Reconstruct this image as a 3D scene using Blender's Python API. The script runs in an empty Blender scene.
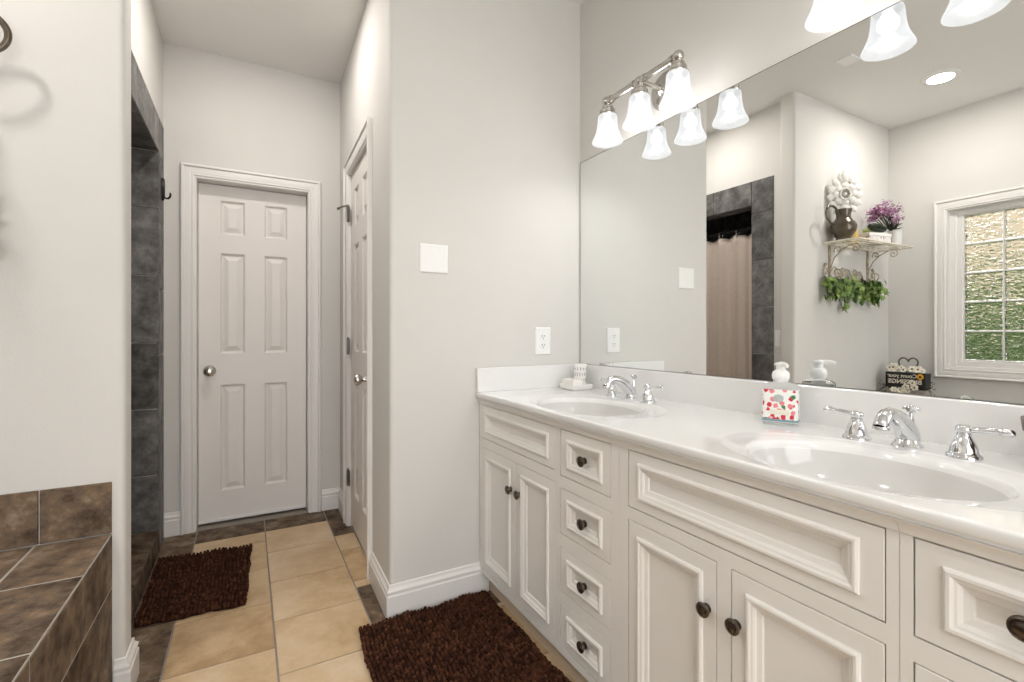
import bpy, bmesh, math, random
from mathutils import Vector, Matrix, noise as mnoise
PI = math.pi
rnd = random.Random(7)
SC = bpy.context.scene
COL = SC.collection

# ------------------------------------------------------------------ camera
H = 1.13
cam = bpy.data.cameras.new('camera')
cam.sensor_width = 36.0
cam.lens = 478.67 / 1024 * 36.0
cam.shift_y = -(341 - 332.28) / 1024
cam.shift_x = -(512.24 - 512) / 1024
cam.clip_start = 0.02
cam_o = bpy.data.objects.new('camera', cam)
COL.objects.link(cam_o)
cam_o.location = (0, 0, H)
cam_o.rotation_euler = (PI / 2, 0, -math.radians(28.987))
SC.camera = cam_o

# ------------------------------------------------------------------ world, lights, exposure
w = bpy.data.worlds.new('world')
SC.world = w
w.use_nodes = True
bg = w.node_tree.nodes['Background']
bg.inputs['Color'].default_value = (0.985, 0.99, 1.0, 1)
bg.inputs['Strength'].default_value = 3.2
vs = SC.view_settings
vs.view_transform = 'Standard'
vs.look = 'None'
vs.gamma = 1.0
vs.use_curve_mapping = False
vs.exposure = 0.36
VANITY_W = 1.4      # each vanity bulb
CAN_W = 9.0        # recessed cans


sun = bpy.data.lights.new('sun', 'SUN')
sun.energy = 2.4
sun.angle = .02
sun.color = (1, .95, .86)
sun_o = bpy.data.objects.new('sun', sun)
COL.objects.link(sun_o)
sun_o.rotation_euler = Vector((-.55, -.30, -.80)).to_track_quat('-Z', 'Y').to_euler()


def lamp(name, kind, loc, power, color=(1, 1, 1), size=.03, parent=None, spot=None):
    L = bpy.data.lights.new(name, kind)
    L.energy = power
    L.color = color
    if kind == 'AREA':
        L.shape = 'DISK'
        L.size = size
    else:
        L.shadow_soft_size = size
    if spot:
        L.spot_size = math.radians(spot)
        L.spot_blend = .7
    o = bpy.data.objects.new(name, L)
    COL.objects.link(o)
    if parent:
        o.parent = parent
        o.location = W2L(parent, Vector(loc))
    else:
        o.location = loc
    return o


# ------------------------------------------------------------------ materials
def mat(name, color, rough=.5, metal=0.0, var=0.0, scale=8.0, bump=0.0, bscale=None, spec=.5, coat=0.0,
        ramp=None, detail=4, tid=False, sub=0.0, trans=0.0, ior=1.45, emit=0.0, stretch=None, alpha=1.0):
    m = bpy.data.materials.new(name)
    m.use_nodes = True
    nt = m.node_tree
    b = nt.nodes['Principled BSDF']
    b.inputs['Base Color'].default_value = (*color, 1)
    b.inputs['Roughness'].default_value = rough
    b.inputs['Metallic'].default_value = metal
    b.inputs['Specular IOR Level'].default_value = spec
    b.inputs['Coat Weight'].default_value = coat
    b.inputs['Transmission Weight'].default_value = trans
    b.inputs['IOR'].default_value = ior
    b.inputs['Alpha'].default_value = alpha
    if emit:
        b.inputs['Emission Color'].default_value = (*color, 1)
        b.inputs['Emission Strength'].default_value = emit
    co = nt.nodes.new('ShaderNodeTexCoord')
    vec = co.outputs['Object']
    if stretch:
        mp = nt.nodes.new('ShaderNodeMapping')
        mp.inputs['Scale'].default_value = stretch
        nt.links.new(vec, mp.inputs['Vector'])
        vec = mp.outputs['Vector']
    at = None
    if tid:
        at = nt.nodes.new('ShaderNodeAttribute')
        at.attribute_name = 'tid'
        sc_ = nt.nodes.new('ShaderNodeVectorMath')
        sc_.operation = 'SCALE'
        sc_.inputs[0].default_value = (37, 19, 53)
        nt.links.new(at.outputs['Fac'], sc_.inputs['Scale'])
        ad = nt.nodes.new('ShaderNodeVectorMath')
        ad.operation = 'ADD'
        nt.links.new(vec, ad.inputs[0])
        nt.links.new(sc_.outputs[0], ad.inputs[1])
        vec = ad.outputs[0]
    if var or ramp:
        n = nt.nodes.new('ShaderNodeTexNoise')
        n.inputs['Scale'].default_value = scale
        n.inputs['Detail'].default_value = detail
        n.inputs['Roughness'].default_value = .62 if not tid else .70
        nt.links.new(vec, n.inputs['Vector'])
        fac = n.outputs['Fac']
        if tid:
            mr = nt.nodes.new('ShaderNodeMapRange')
            mr.inputs['To Min'].default_value = -.07
            mr.inputs['To Max'].default_value = .07
            nt.links.new(at.outputs['Fac'], mr.inputs['Value'])
            ma = nt.nodes.new('ShaderNodeMath')
            ma.operation = 'ADD'
            nt.links.new(fac, ma.inputs[0])
            nt.links.new(mr.outputs[0], ma.inputs[1])
            fac = ma.outputs[0]
        cr = nt.nodes.new('ShaderNodeValToRGB')
        if ramp:
            els = cr.color_ramp.elements
            while len(els) < len(ramp):
                els.new(.5)
            for e, (p, c) in zip(els, ramp):
                e.position = p
                e.color = (*c, 1)
        else:
            cr.color_ramp.elements[0].position = .3
            cr.color_ramp.elements[1].position = .7
            cr.color_ramp.elements[0].color = (*[c * (1 - var) for c in color], 1)
            cr.color_ramp.elements[1].color = (*[min(1, c * (1 + var)) for c in color], 1)
        nt.links.new(fac, cr.inputs['Fac'])
        nt.links.new(cr.outputs['Color'], b.inputs['Base Color'])
    if bump:
        n2 = nt.nodes.new('ShaderNodeTexNoise')
        n2.inputs['Scale'].default_value = bscale or scale * 3
        n2.inputs['Detail'].default_value = 3
        nt.links.new(vec, n2.inputs['Vector'])
        bp = nt.nodes.new('ShaderNodeBump')
        bp.inputs['Strength'].default_value = bump
        bp.inputs['Distance'].default_value = .01
        nt.links.new(n2.outputs['Fac'], bp.inputs['Height'])
        nt.links.new(bp.outputs['Normal'], b.inputs['Normal'])
    return m


M = {}
M['wall'] = mat('wall_paint', (.660, .643, .615), .75, var=.015, scale=3, bump=.05, bscale=180, spec=.25)
M['ceil'] = mat('ceiling_paint', (.79, .78, .76), .85, var=.01, scale=3, spec=.2)
M['trim'] = mat('trim_paint', (.79, .768, .742), .38, var=.01, scale=4)
M['door'] = mat('door_paint', (.77, .735, .70), .42, var=.012, scale=4)
M['cab'] = mat('cabinet_paint', (.755, .73, .695), .33, var=.012, scale=5)
M['toe'] = mat('toe_kick_board', (.62, .50, .37), .5, var=.06, scale=8)
M['counter'] = mat('cultured_marble', (.80, .80, .79), .10, var=.012, scale=5, coat=.5)
M['basin'] = mat('basin_marble', (.66, .655, .64), .10, coat=.5, var=.01, scale=5)
M['chrome'] = mat('chrome', (.74, .75, .77), .04, 1.0, var=.02, scale=20)
M['nickel'] = mat('brushed_nickel', (.56, .54, .51), .22, 1.0, var=.05, scale=60)
M['hinge'] = mat('dull_hinge_steel', (.24, .23, .21), .3, 1.0, var=.15, scale=60)
M['bronze'] = mat('dark_bronze', (.15, .125, .105), .28, 1.0, var=.25, scale=90)
M['plastic'] = mat('white_plastic', (.84, .84, .825), .35, var=.01, scale=20)
M['dark'] = mat('dark_slot', (.03, .03, .03), .6, var=.1, scale=30)
M['black'] = mat('black_metal', (.015, .014, .014), .4, .6, var=.2, scale=40)
M['mirror'] = mat('mirror_silver', (.87, .885, .875), .0, 1.0)
M['mirror_edge'] = mat('mirror_edge', (.12, .14, .13), .2, .3, var=.1, scale=30)
M['grout'] = mat('grout', (.30, .265, .225), .9, var=.12, scale=30)
M['grout_pale'] = mat('pale_grout', (.40, .375, .335), .9, var=.12, scale=30)
M['grout_dark'] = mat('dark_grout', (.27, .25, .225), .9, var=.12, scale=30)
M['tan'] = mat('tan_tile', (.6, .45, .27), .42, spec=.35, scale=3.2, detail=7, tid=True, bump=.10, bscale=30,
               ramp=[(.32, (.44, .29, .155)), (.45, (.58, .415, .24)), (.57, (.67, .50, .315)), (.72, (.74, .60, .43))])
SL = [(.32, (.043, .027, .018)), (.43, (.092, .063, .043)), (.50, (.140, .103, .074)), (.56, (.178, .117, .072)), (.68, (.28, .222, .168))]
M['slate'] = mat('brown_slate_tile', (.15, .12, .09), .60, scale=13, detail=12, spec=.15, tid=True, bump=.35, bscale=22, ramp=SL)
SL2 = [(.32, (.062, .058, .055)), (.44, (.110, .106, .102)), (.54, (.160, .156, .152)), (.68, (.26, .255, .245))]
M['slate_grey'] = mat('grey_slate_tile', (.12, .12, .12), .45, scale=12, detail=12, spec=.3, tid=True, bump=.35, bscale=22, ramp=SL2)
M['curtain'] = mat('curtain_cloth', (.60, .51, .45), .85, var=.05, scale=40, bump=.1, bscale=300, spec=.2)
M['cream_iron'] = mat('cream_iron', (.80, .74, .62), .55, var=.16, scale=60)
M['iron_rust'] = mat('weathered_iron', (.42, .35, .25), .55, .2, var=.4, scale=60)
M['pewter'] = mat('pewter_pitcher', (.125, .10, .075), .22, .55, var=.3, scale=25, coat=.3)
M['carved'] = mat('carved_white', (.82, .80, .76), .7, var=.10, scale=40)
M['recess_grey'] = mat('grey_recess', (.40, .37, .33), .8, var=.2, scale=50)  # flat warm grey, darker than the carved white, for the rosette centre
M['leaf'] = mat('ivy_leaf', (.10, .2, .04), .45, tid=True, scale=14,
                ramp=[(.34, (.022, .05, .014)), (.45, (.085, .16, .035)), (.56, (.20, .31, .07)), (.70, (.48, .56, .17))])
M['purple'] = mat('purple_petal', (.42, .20, .40), .7, tid=True, scale=20,
                  ramp=[(.34, (.13, .04, .075)), (.45, (.34, .15, .26)), (.56, (.52, .29, .45)), (.70, (.70, .48, .64))])
M['stem'] = mat('dark_stem', (.035, .05, .025), .6, var=.3, scale=30)
M['pot'] = mat('white_pot', (.84, .83, .81), .35, var=.04, scale=30)
M['yellow'] = mat('yellow_wax', (.74, .50, .16), .5, var=.1, scale=30)
M['darkgreen'] = mat('dark_green', (.022, .03, .016), .3, var=.4, scale=40)
M['lightgreen'] = mat('light_green', (.36, .38, .14), .5, var=.25, scale=40)
M['boxprint'] = mat('printed_box', (.8, .78, .75), .5, scale=55, detail=2,
                    ramp=[(.30, (.30, .22, .20)), (.40, (.62, .50, .48)), (.46, (.78, .76, .74)), (.9, (.84, .82, .80))])
M['pink'] = mat('blush_cloth', (.66, .46, .42), .8, var=.1, scale=40)
M['signblack'] = mat('sign_black', (.016, .014, .012), .5, var=.2, scale=40)
M['signtext'] = mat('sign_cream_lettering', (.72, .66, .56), .6, var=.05, scale=40)
M['wood_pale'] = mat('whitewashed_wood', (.50, .46, .40), .7, var=.22, scale=30, stretch=(1, 1, 8))
M['petal_cream'] = mat('cream_petal', (.80, .74, .62), .7, var=.08, scale=30)
M['sunflower'] = mat('sunflower_petal', (.80, .42, .03), .6, var=.12, scale=30)
M['seed'] = mat('seed_brown', (.06, .035, .02), .8, var=.2, scale=60)
M['twig'] = mat('grey_twig', (.20, .18, .15), .8, var=.25, scale=60)
M['brown'] = mat('brown_wood_bowl', (.10, .055, .035), .35, var=.3, scale=20, stretch=(1, 1, 5))
M['rug'] = mat('brown_chenille', (.06, .022, .012), .95, tid=True, scale=7, detail=5, spec=.1,
               ramp=[(.30, (.014, .006, .004)), (.45, (.036, .014, .008)), (.58, (.078, .031, .017)), (.75, (.145, .066, .034))])
M['rug_base'] = mat('rug_backing', (.03, .011, .007), .95, var=.2, scale=40, spec=.1)
M['shower_dark'] = M['slate_grey']
M['ceramic'] = mat('white_ceramic', (.85, .84, .82), .22, var=.01, scale=20)
M['soapbar'] = mat('white_soap', (.83, .80, .75), .5, var=.03, scale=30)
M['hedge'] = mat('hedge_leaf', (.1, .2, .04), .6, tid=True, scale=9,
                 ramp=[(.30, (.005, .014, .004)), (.45, (.035, .085, .012)), (.53, (.14, .26, .05)), (.62, (.55, .62, .38))])
M['lawn'] = mat('lawn_grass', (.2, .3, .09), .9, var=.35, scale=6)
M['stucco'] = mat('tan_brick', (.33, .26, .195), .9, var=.18, scale=3)

# printed label: white with red, pink and green blossoms
def label_mat():
    m = mat('floral_label', (.86, .85, .82), .3)
    nt = m.node_tree
    b = nt.nodes['Principled BSDF']
    co = nt.nodes.new('ShaderNodeTexCoord')
    v = nt.nodes.new('ShaderNodeTexVoronoi')
    v.inputs['Scale'].default_value = 78
    nz = nt.nodes.new('ShaderNodeTexNoise')
    nz.inputs['Scale'].default_value = 90
    nt.links.new(co.outputs['Object'], nz.inputs['Vector'])
    mixv = nt.nodes.new('ShaderNodeMix')
    mixv.data_type = 'VECTOR'
    mixv.inputs['Factor'].default_value = .012
    nt.links.new(co.outputs['Object'], mixv.inputs['A'])
    nt.links.new(nz.outputs['Color'], mixv.inputs['B'])
    nt.links.new(mixv.outputs['Result'], v.inputs['Vector'])
    sep = nt.nodes.new('ShaderNodeSeparateColor')
    nt.links.new(v.outputs['Color'], sep.inputs['Color'])
    cr = nt.nodes.new('ShaderNodeValToRGB')
    cr.color_ramp.interpolation = 'CONSTANT'
    els = cr.color_ramp.elements
    cs = [(0, (.62, .03, .05)), (.26, (.80, .25, .27)), (.48, (.05, .22, .08)), (.58, (.84, .84, .81)), (.84, (.70, .08, .12)), (.93, (.12, .34, .40))]
    while len(els) < len(cs):
        els.new(.5)
    for e, (p, c) in zip(els, cs):
        e.position = p
        e.color = (*c, 1)
    nt.links.new(sep.outputs[0], cr.inputs['Fac'])
    th = nt.nodes.new('ShaderNodeMath')
    th.operation = 'LESS_THAN'
    th.inputs[1].default_value = .50
    nt.links.new(v.outputs['Distance'], th.inputs[0])
    mx = nt.nodes.new('ShaderNodeMix')
    mx.data_type = 'RGBA'
    mx.inputs['A'].default_value = (.86, .86, .83, 1)
    nt.links.new(th.outputs[0], mx.inputs['Factor'])
    nt.links.new(cr.outputs['Color'], mx.inputs['B'])
    nt.links.new(mx.outputs['Result'], b.inputs['Base Color'])
    return m
M['floral'] = label_mat()
M['sealgrey'] = mat('grey_seal', (.48, .50, .50), .4, var=.15, scale=120)
M['teal'] = mat('teal_band', (.20, .36, .42), .35, var=.05, scale=40)
M['labelcream'] = mat('cream_label', (.80, .76, .66), .4, var=.04, scale=60)
M['mark'] = mat('grey_print', (.20, .21, .23), .5, var=.2, scale=60)
M['clear'] = mat('clear_plastic', (.98, .99, .99), .03, trans=1.0, ior=1.12)


def glassblock_mat():
    m = mat('wavy_glass', (.97, .99, .97), .0, trans=1.0, ior=1.45)
    nt = m.node_tree
    b = nt.nodes['Principled BSDF']
    co = nt.nodes.new('ShaderNodeTexCoord')
    mp = nt.nodes.new('ShaderNodeMapping')
    mp.inputs['Rotation'].default_value = (.5, 0, 0)
    mp.inputs['Scale'].default_value = (1, 1, 2.2)
    nt.links.new(co.outputs['Object'], mp.inputs['Vector'])
    n = nt.nodes.new('ShaderNodeTexNoise')
    n.inputs['Scale'].default_value = 24
    n.inputs['Detail'].default_value = .5
    n.inputs['Distortion'].default_value = 1.2
    nt.links.new(mp.outputs['Vector'], n.inputs['Vector'])
    bp = nt.nodes.new('ShaderNodeBump')
    bp.inputs['Strength'].default_value = 1.0
    bp.inputs['Distance'].default_value = .011
    nt.links.new(n.outputs['Fac'], bp.inputs['Height'])
    nt.links.new(bp.outputs['Normal'], b.inputs['Normal'])
    return m
M['glassblock'] = glassblock_mat()


def shade_mat():
    m = bpy.data.materials.new('alabaster_glass')
    m.use_nodes = True
    nt = m.node_tree
    b = nt.nodes['Principled BSDF']
    out = nt.nodes['Material Output']
    b.inputs['Base Color'].default_value = (.022, .022, .022, 1)
    b.inputs['Roughness'].default_value = .25
    co = nt.nodes.new('ShaderNodeTexCoord')
    n = nt.nodes.new('ShaderNodeTexNoise')
    n.inputs['Scale'].default_value = 16
    n.inputs['Detail'].default_value = 3
    n.inputs['Distortion'].default_value = 1.5
    nt.links.new(co.outputs['Object'], n.inputs['Vector'])
    cr = nt.nodes.new('ShaderNodeValToRGB')
    cr.color_ramp.elements[0].position = .3
    cr.color_ramp.elements[1].position = .7
    cr.color_ramp.elements[0].color = (.88, .90, .93, 1)
    cr.color_ramp.elements[1].color = (.97, .975, 1.0, 1)
    nt.links.new(n.outputs['Fac'], cr.inputs['Fac'])
    nt.links.new(cr.outputs['Color'], b.inputs['Emission Color'])
    b.inputs['Emission Strength'].default_value = .78
    tr = nt.nodes.new('ShaderNodeBsdfTransparent')
    mx = nt.nodes.new('ShaderNodeMixShader')
    mx.inputs['Fac'].default_value = .66
    nt.links.new(tr.outputs[0], mx.inputs[1])
    nt.links.new(b.outputs[0], mx.inputs[2])
    nt.links.new(mx.outputs[0], out.inputs['Surface'])
    return m
M['shade'] = shade_mat()
M['bulb'] = mat('lit_bulb', (1, .985, .96), .5, emit=.9)
M['canlens'] = mat('lit_lens', (1, .96, .90), .5, emit=2.5)

# ------------------------------------------------------------------ mesh helpers
ROOTM = {}


def W2L(parent, v):
    return ROOTM[parent.name].inverted() @ v if parent and parent.name in ROOTM else v


class MB:
    def __init__(s):
        s.v, s.f, s.m, s.t = [], [], [], []
        s.mi = 0
        s.tid = 0.0
        s.X = None

    def add(s, vs_, fs, mi=None):
        o = len(s.v)
        for p in vs_:
            p = Vector(p)
            s.v.append(tuple(s.X @ p) if s.X else tuple(p))
        for f in fs:
            s.f.append(tuple(i + o for i in f))
            s.m.append(s.mi if mi is None else mi)
            s.t.append(s.tid)
        return s

    def box(s, a, b):
        (x0, y0, z0), (x1, y1, z1) = a, b
        return s.add([(x0, y0, z0), (x1, y0, z0), (x1, y1, z0), (x0, y1, z0), (x0, y0, z1), (x1, y0, z1), (x1, y1, z1), (x0, y1, z1)],
                     [(0, 3, 2, 1), (4, 5, 6, 7), (0, 1, 5, 4), (1, 2, 6, 5), (2, 3, 7, 6), (3, 0, 4, 7)])

    def prism(s, poly, z0, z1):
        n = len(poly)
        return s.add([(x, y, z0) for x, y in poly] + [(x, y, z1) for x, y in poly],
                     [tuple(range(n))[::-1], tuple(range(n, 2 * n))] + [(i, (i + 1) % n, n + (i + 1) % n, n + i) for i in range(n)])

    def lathe(s, prof, n=24, at=(0, 0, 0), axis='z', sx=1, sy=1, caps=True):
        """prof: (radius, height) list from bottom to top"""
        vs_, fs = [], []
        for r, h in prof:
            for i in range(n):
                a = 2 * PI * i / n
                p = (r * sx * math.cos(a), r * sy * math.sin(a), h)
                if axis == 'x': p = (h, p[0], p[1])
                if axis == '-x': p = (-h, p[0], p[1])
                if axis == 'y': p = (p[1], h, p[0])
                if axis == '-y': p = (p[0], -h, p[1])
                vs_.append((p[0] + at[0], p[1] + at[1], p[2] + at[2]))
        for k in range(len(prof) - 1):
            for i in range(n):
                j = (i + 1) % n
                fs.append((k * n + i, k * n + j, (k + 1) * n + j, (k + 1) * n + i))
        if caps:
            fs.append(tuple(range(n))[::-1])
            o = (len(prof) - 1) * n
            fs.append(tuple(range(o, o + n)))
        return s.add(vs_, fs)

    def tube(s, pts, r, n=10, caps=True, flat=1.0):
        pts = [Vector(p) for p in pts]
        rs = r if isinstance(r, (list, tuple)) else [r] * len(pts)
        vs_, fs = [], []
        up = None
        for k, p in enumerate(pts):
            d = (pts[min(k + 1, len(pts) - 1)] - pts[max(k - 1, 0)])
            if d.length < 1e-9: d = Vector((0, 0, 1))
            d.normalize()
            if up is None:
                up = Vector((0, 0, 1)) if abs(d.z) < .9 else Vector((1, 0, 0))
            a = up - d * up.dot(d)
            if a.length < 1e-6: a = d.orthogonal()
            a.normalize()
            up = a
            b = d.cross(a)
            for i in range(n):
                t = 2 * PI * i / n
                vs_.append(p + a * (rs[k] * math.cos(t)) + b * (rs[k] * flat * math.sin(t)))
        for k in range(len(pts) - 1):
            for i in range(n):
                j = (i + 1) % n
                fs.append((k * n + i, k * n + j, (k + 1) * n + j, (k + 1) * n + i))
        if caps:
            fs.append(tuple(range(n))[::-1])
            o = (len(pts) - 1) * n
            fs.append(tuple(range(o, o + n)))
        return s.add(vs_, fs)

    def ball(s, c, r, nu=10, nv=7, sc=(1, 1, 1), rot=None):
        vs_, fs = [(0, 0, -1)], []
        for k in range(1, nv):
            ph = -PI / 2 + PI * k / nv
            for i in range(nu):
                a = 2 * PI * i / nu
                vs_.append((math.cos(ph) * math.cos(a), math.cos(ph) * math.sin(a), math.sin(ph)))
        vs_.append((0, 0, 1))
        out = []
        for p in vs_:
            q = Vector((p[0] * r * sc[0], p[1] * r * sc[1], p[2] * r * sc[2]))
            if rot: q = rot @ q
            out.append(q + Vector(c))
        for i in range(nu):
            fs.append((0, 1 + (i + 1) % nu, 1 + i))
        for k in range(nv - 2):
            for i in range(nu):
                j = (i + 1) % nu
                fs.append((1 + k * nu + i, 1 + k * nu + j, 1 + (k + 1) * nu + j, 1 + (k + 1) * nu + i))
        o = 1 + (nv - 2) * nu
        for i in range(nu):
            fs.append((o + i, o + (i + 1) % nu, len(vs_) - 1))
        return s.add(out, fs)

    def loops(s, rings, close=True, cap0=True, cap1=True):
        n = len(rings[0])
        vs_ = [p for r in rings for p in r]
        fs = []
        for k in range(len(rings) - 1):
            for i in range(n if close else n - 1):
                j = (i + 1) % n
                fs.append((k * n + i, k * n + j, (k + 1) * n + j, (k + 1) * n + i))
        if cap0: fs.append(tuple(range(n))[::-1])
        if cap1:
            o = (len(rings) - 1) * n
            fs.append(tuple(range(o, o + n)))
        return s.add(vs_, fs)

    def build(s, name, m, parent=None, smooth=None, bevel=0, seg=2, fixn=True, local=False, subsurf=0):
        me = bpy.data.meshes.new(name)
        vv = s.v
        if parent and not local:
            inv = ROOTM[parent.name].inverted()
            vv = [tuple(inv @ Vector(p)) for p in s.v]
        me.from_pydata(vv, [], s.f)
        ms = m if isinstance(m, (list, tuple)) else [m]
        for x in ms: me.materials.append(x)
        me.polygons.foreach_set('material_index', s.m)
        at = me.attributes.new('tid', 'FLOAT', 'FACE')
        at.data.foreach_set('value', s.t)
        if fixn:
            bm = bmesh.new()
            bm.from_mesh(me)
            bmesh.ops.recalc_face_normals(bm, faces=bm.faces)
            bm.to_mesh(me)
            bm.free()
        if smooth:
            me.polygons.foreach_set('use_smooth', [True] * len(me.polygons))
            me.set_sharp_from_angle(angle=math.radians(smooth))
        me.update()
        o = bpy.data.objects.new(name, me)
        COL.objects.link(o)
        if parent:
            o.parent = parent
            ROOTM[o.name] = ROOTM[parent.name].copy()
        else:
            ROOTM[o.name] = Matrix()
        if bevel:
            bv = o.modifiers.new('bevel', 'BEVEL')
            bv.width = bevel
            bv.segments = seg
            bv.limit_method = 'ANGLE'
            bv.angle_limit = math.radians(40)
        if subsurf:
            ss = o.modifiers.new('subsurf', 'SUBSURF')
            ss.levels = ss.render_levels = subsurf
        return o


def tag(o, label=None, cat=None, group=None, kind=None):
    if label: o['label'] = label
    if cat: o['category'] = cat
    if group: o['group'] = group
    if kind: o['kind'] = kind
    return o


def empty(name, loc=(0, 0, 0), rz=0.0):
    o = bpy.data.objects.new(name, None)
    o.empty_display_size = .1
    COL.objects.link(o)
    o.location = loc
    o.rotation_euler = (0, 0, rz)
    ROOTM[o.name] = Matrix.Translation(loc) @ Matrix.Rotation(rz, 4, 'Z')
    return o


def kids(o):
    return [c for c in bpy.data.objects if c.parent == o]


def dup(o, parent=None):
    c = o.copy()
    COL.objects.link(c)
    if parent: c.parent = parent
    for k in kids(o):
        dup(k, c)
    return c


def struct(o, label=None, cat=None):
    return tag(o, label, cat, kind='structure')


def round_poly(pts, r, n=6):
    """plan polygon whose listed corners (x, y, rounded?) get a bullnose"""
    out = []
    N = len(pts)
    for i, (x, y, rd) in enumerate(pts):
        if not rd:
            out.append((x, y))
            continue
        p = Vector((x, y))
        a = (Vector(pts[i - 1][:2]) - p).normalized()
        b = (Vector(pts[(i + 1) % N][:2]) - p).normalized()
        s0, s1 = p + a * r, p + b * r
        for k in range(n + 1):
            t = k / n
            q = s0 * (1 - t) ** 2 + p * 2 * t * (1 - t) + s1 * t * t
            out.append((q.x, q.y))
    return out


def molding(mb, path, prof, flip=1):
    """prof (offset from wall, z) swept along plan path with mitred corners; the room lies to the left of the path when flip=1"""
    P = [Vector(p) for p in path]
    rings = []
    for i, p in enumerate(P):
        d0 = (p - P[i - 1]).normalized() if i else None
        d1 = (P[i + 1] - p).normalized() if i < len(P) - 1 else None
        if d0 is None: d0 = d1
        if d1 is None: d1 = d0
        n0 = Vector((-d0.y, d0.x)) * flip
        n1 = Vector((-d1.y, d1.x)) * flip
        nn = (n0 + n1)
        nn = nn / max(nn.dot(n0), .2)
        rings.append([(p.x + nn.x * o, p.y + nn.y * o, z) for o, z in prof])
    mb.loops(rings)


BASE = [(0, 0), (.016, 0), (.016, .086), (.0105, .090), (.010, .095), (.0145, .099), (.0145, .106), (.008, .112), (.0055, .117), (.0055, .127), (0, .130)]


def rect_ring(fn, rect, prof, mb, cap=True):
    """nested rectangles: fn(a, b, h) -> point; prof = (inset, height)"""
    a0, a1, b0, b1 = rect
    rings = []
    for d, h in prof:
        rings.append([fn(a0 + d, b0 + d, h), fn(a1 - d, b0 + d, h), fn(a1 - d, b1 - d, h), fn(a0 + d, b1 - d, h)])
    mb.loops(rings, cap0=cap, cap1=True)


def tile(mb, o, u, v, n, w_, h_, gap=.0025, th=.008, ch=.0015):
    """one tile: corner o, directions u v (unit), outward n; base th behind the face, its edges eased"""
    o, u, v, n = Vector(o), Vector(u), Vector(v), Vector(n)
    mb.tid = rnd.random()
    def q(a, b, h): return o + u * a + v * b + n * h
    rect_ring(q, (gap, w_ - gap, gap, h_ - gap), [(0, -th), (0, -ch), (ch, 0)], mb)


# ------------------------------------------------------------------ setting
CZ = 2.734
NEAR_Y, END_X, JOG_Y = 1.871, -.329, 1.975
HL, HB = -.405, 3.245
XC, YW = .495, 1.894
XM, XW = 1.4256, 1.4296
WL = -1.59
REAR = -1.9

# floor: one mesh of grout bed and laid tiles
mb = MB()
mb.box((WL - .1, REAR - .1, -.06), (XW + .1, HB + .15, -.003))
F = (0, 0, 1)
def ft(x0, x1, y0, y1, mi):
    if x1 - x0 < .012 or y1 - y0 < .012: return
    mb.mi = mi
    tile(mb, (x0, y0, 0), (1, 0, 0), (0, 1, 0), F, x1 - x0, y1 - y0, gap=.0032, th=.004, ch=.0012)
cols = [(-.246, .09)] + [(.09 + .332 * k, .09 + .332 * (k + 1)) for k in range(4)]
for ci, (cx0, cx1) in enumerate(cols):
    top = 3.055 if ci < 2 else 1.78
    j = 2.914 if ci % 2 == 0 else 2.752
    while j - .333 > 1.78 and ci >= 2: j -= .333
    edges = [top]
    while j > REAR:
        if j < top - .01: edges.append(j)
        j -= .3335
    edges.append(REAR)
    for a, b in zip(edges[1:], edges[:-1]):
        ft(cx0, min(cx1, XW), a, b, 1)
# dark border: along the end wall, the left side, the right side and the back wall
xs = [-.405, -.246, .09, .422, .53]
for a, b in zip(xs[:-1], xs[1:]):
    ft(a, b, 3.055, HB, 2)
for a, b in [(2.95, 3.055), (2.62, 2.95), (2.28, 2.62), (1.94, 2.28), (1.61, 1.94), (1.28, 1.61), (.95, 1.28), (.62, .95), (.29, .62), (-.04, .29), (-.37, -.04), (-.7, -.37), (-1.03, -.7), (-1.36, -1.03), (REAR, -1.36)]:
    ft(-.405 if a > 1.9 else -.362, -.246, a, b, 2)
for a, b, k in [(2.80, 3.055, 2), (2.595, 2.80, 1), (2.25, 2.595, 1), (2.19, 2.25, 1), (1.88, 2.19, 2)]:
    ft(.422, .53, a, b, k)
for a, b in zip([.422, .754, 1.086, XW][:-1], [.754, 1.086, XW]):
    ft(a, b, 1.78, 1.89, 2)
fl = mb.build('floor', [M['grout'], M['tan'], M['slate']])
struct(fl, 'tan ceramic tile floor with dark brown slate border tiles', 'floor')

mb = MB()
mb.box((WL - .1, REAR - .1, CZ), (XW + .1, HB + .15, CZ + .1))
struct(mb.build('ceiling', M['ceil']), 'flat pale grey painted ceiling', 'ceiling')

mb = MB()
mb.box((XW, REAR - .1, -.06), (XW + .1, YW + .05, CZ))
struct(mb.build('wall_right', M['wall']), 'pale grey wall behind the vanity and mirror', 'wall')

# back wall: the block with the blank plate; its bullnose corner turns into the hall
HR = lambda y: .494 + (.528 - .494) * (y - 1.894) / (3.245 - 1.894)
D2A, D2B, D2T = 2.296, 2.908, 2.05
mb = MB()
mb.prism(round_poly([(HR(D2A), D2A, 0), (XC, YW, 1), (XW + .1, YW, 0), (XW + .1, YW + .12, 0), (HR(D2A) + .115, YW + .12, 0), (HR(D2A) + .115, D2A, 0)], .022), -.06, CZ)
struct(mb.build('wall_back', M['wall'], smooth=30), 'pale wall with rounded corner beside the vanity', 'wall')
mb = MB()
mb.prism([(HR(D2B), D2B), (HR(D2B) + .115, D2B), (HR(HB) + .115, HB + .12), (HR(HB), HB + .12)], -.06, CZ)
mb.prism([(HR(D2A), D2A), (HR(D2A) + .115, D2A), (HR(D2B) + .115, D2B), (HR(D2B), D2B)], D2T, CZ)
mb.prism([(HR(D2A) + .116, D2A - .05), (HR(D2A) + .14, D2A - .05), (HR(D2B) + .14, D2B + .05), (HR(D2B) + .116, D2B + .05)], -.06, D2T + .05)  # unseen backing panel added behind the side door to stop light leaking in
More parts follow.
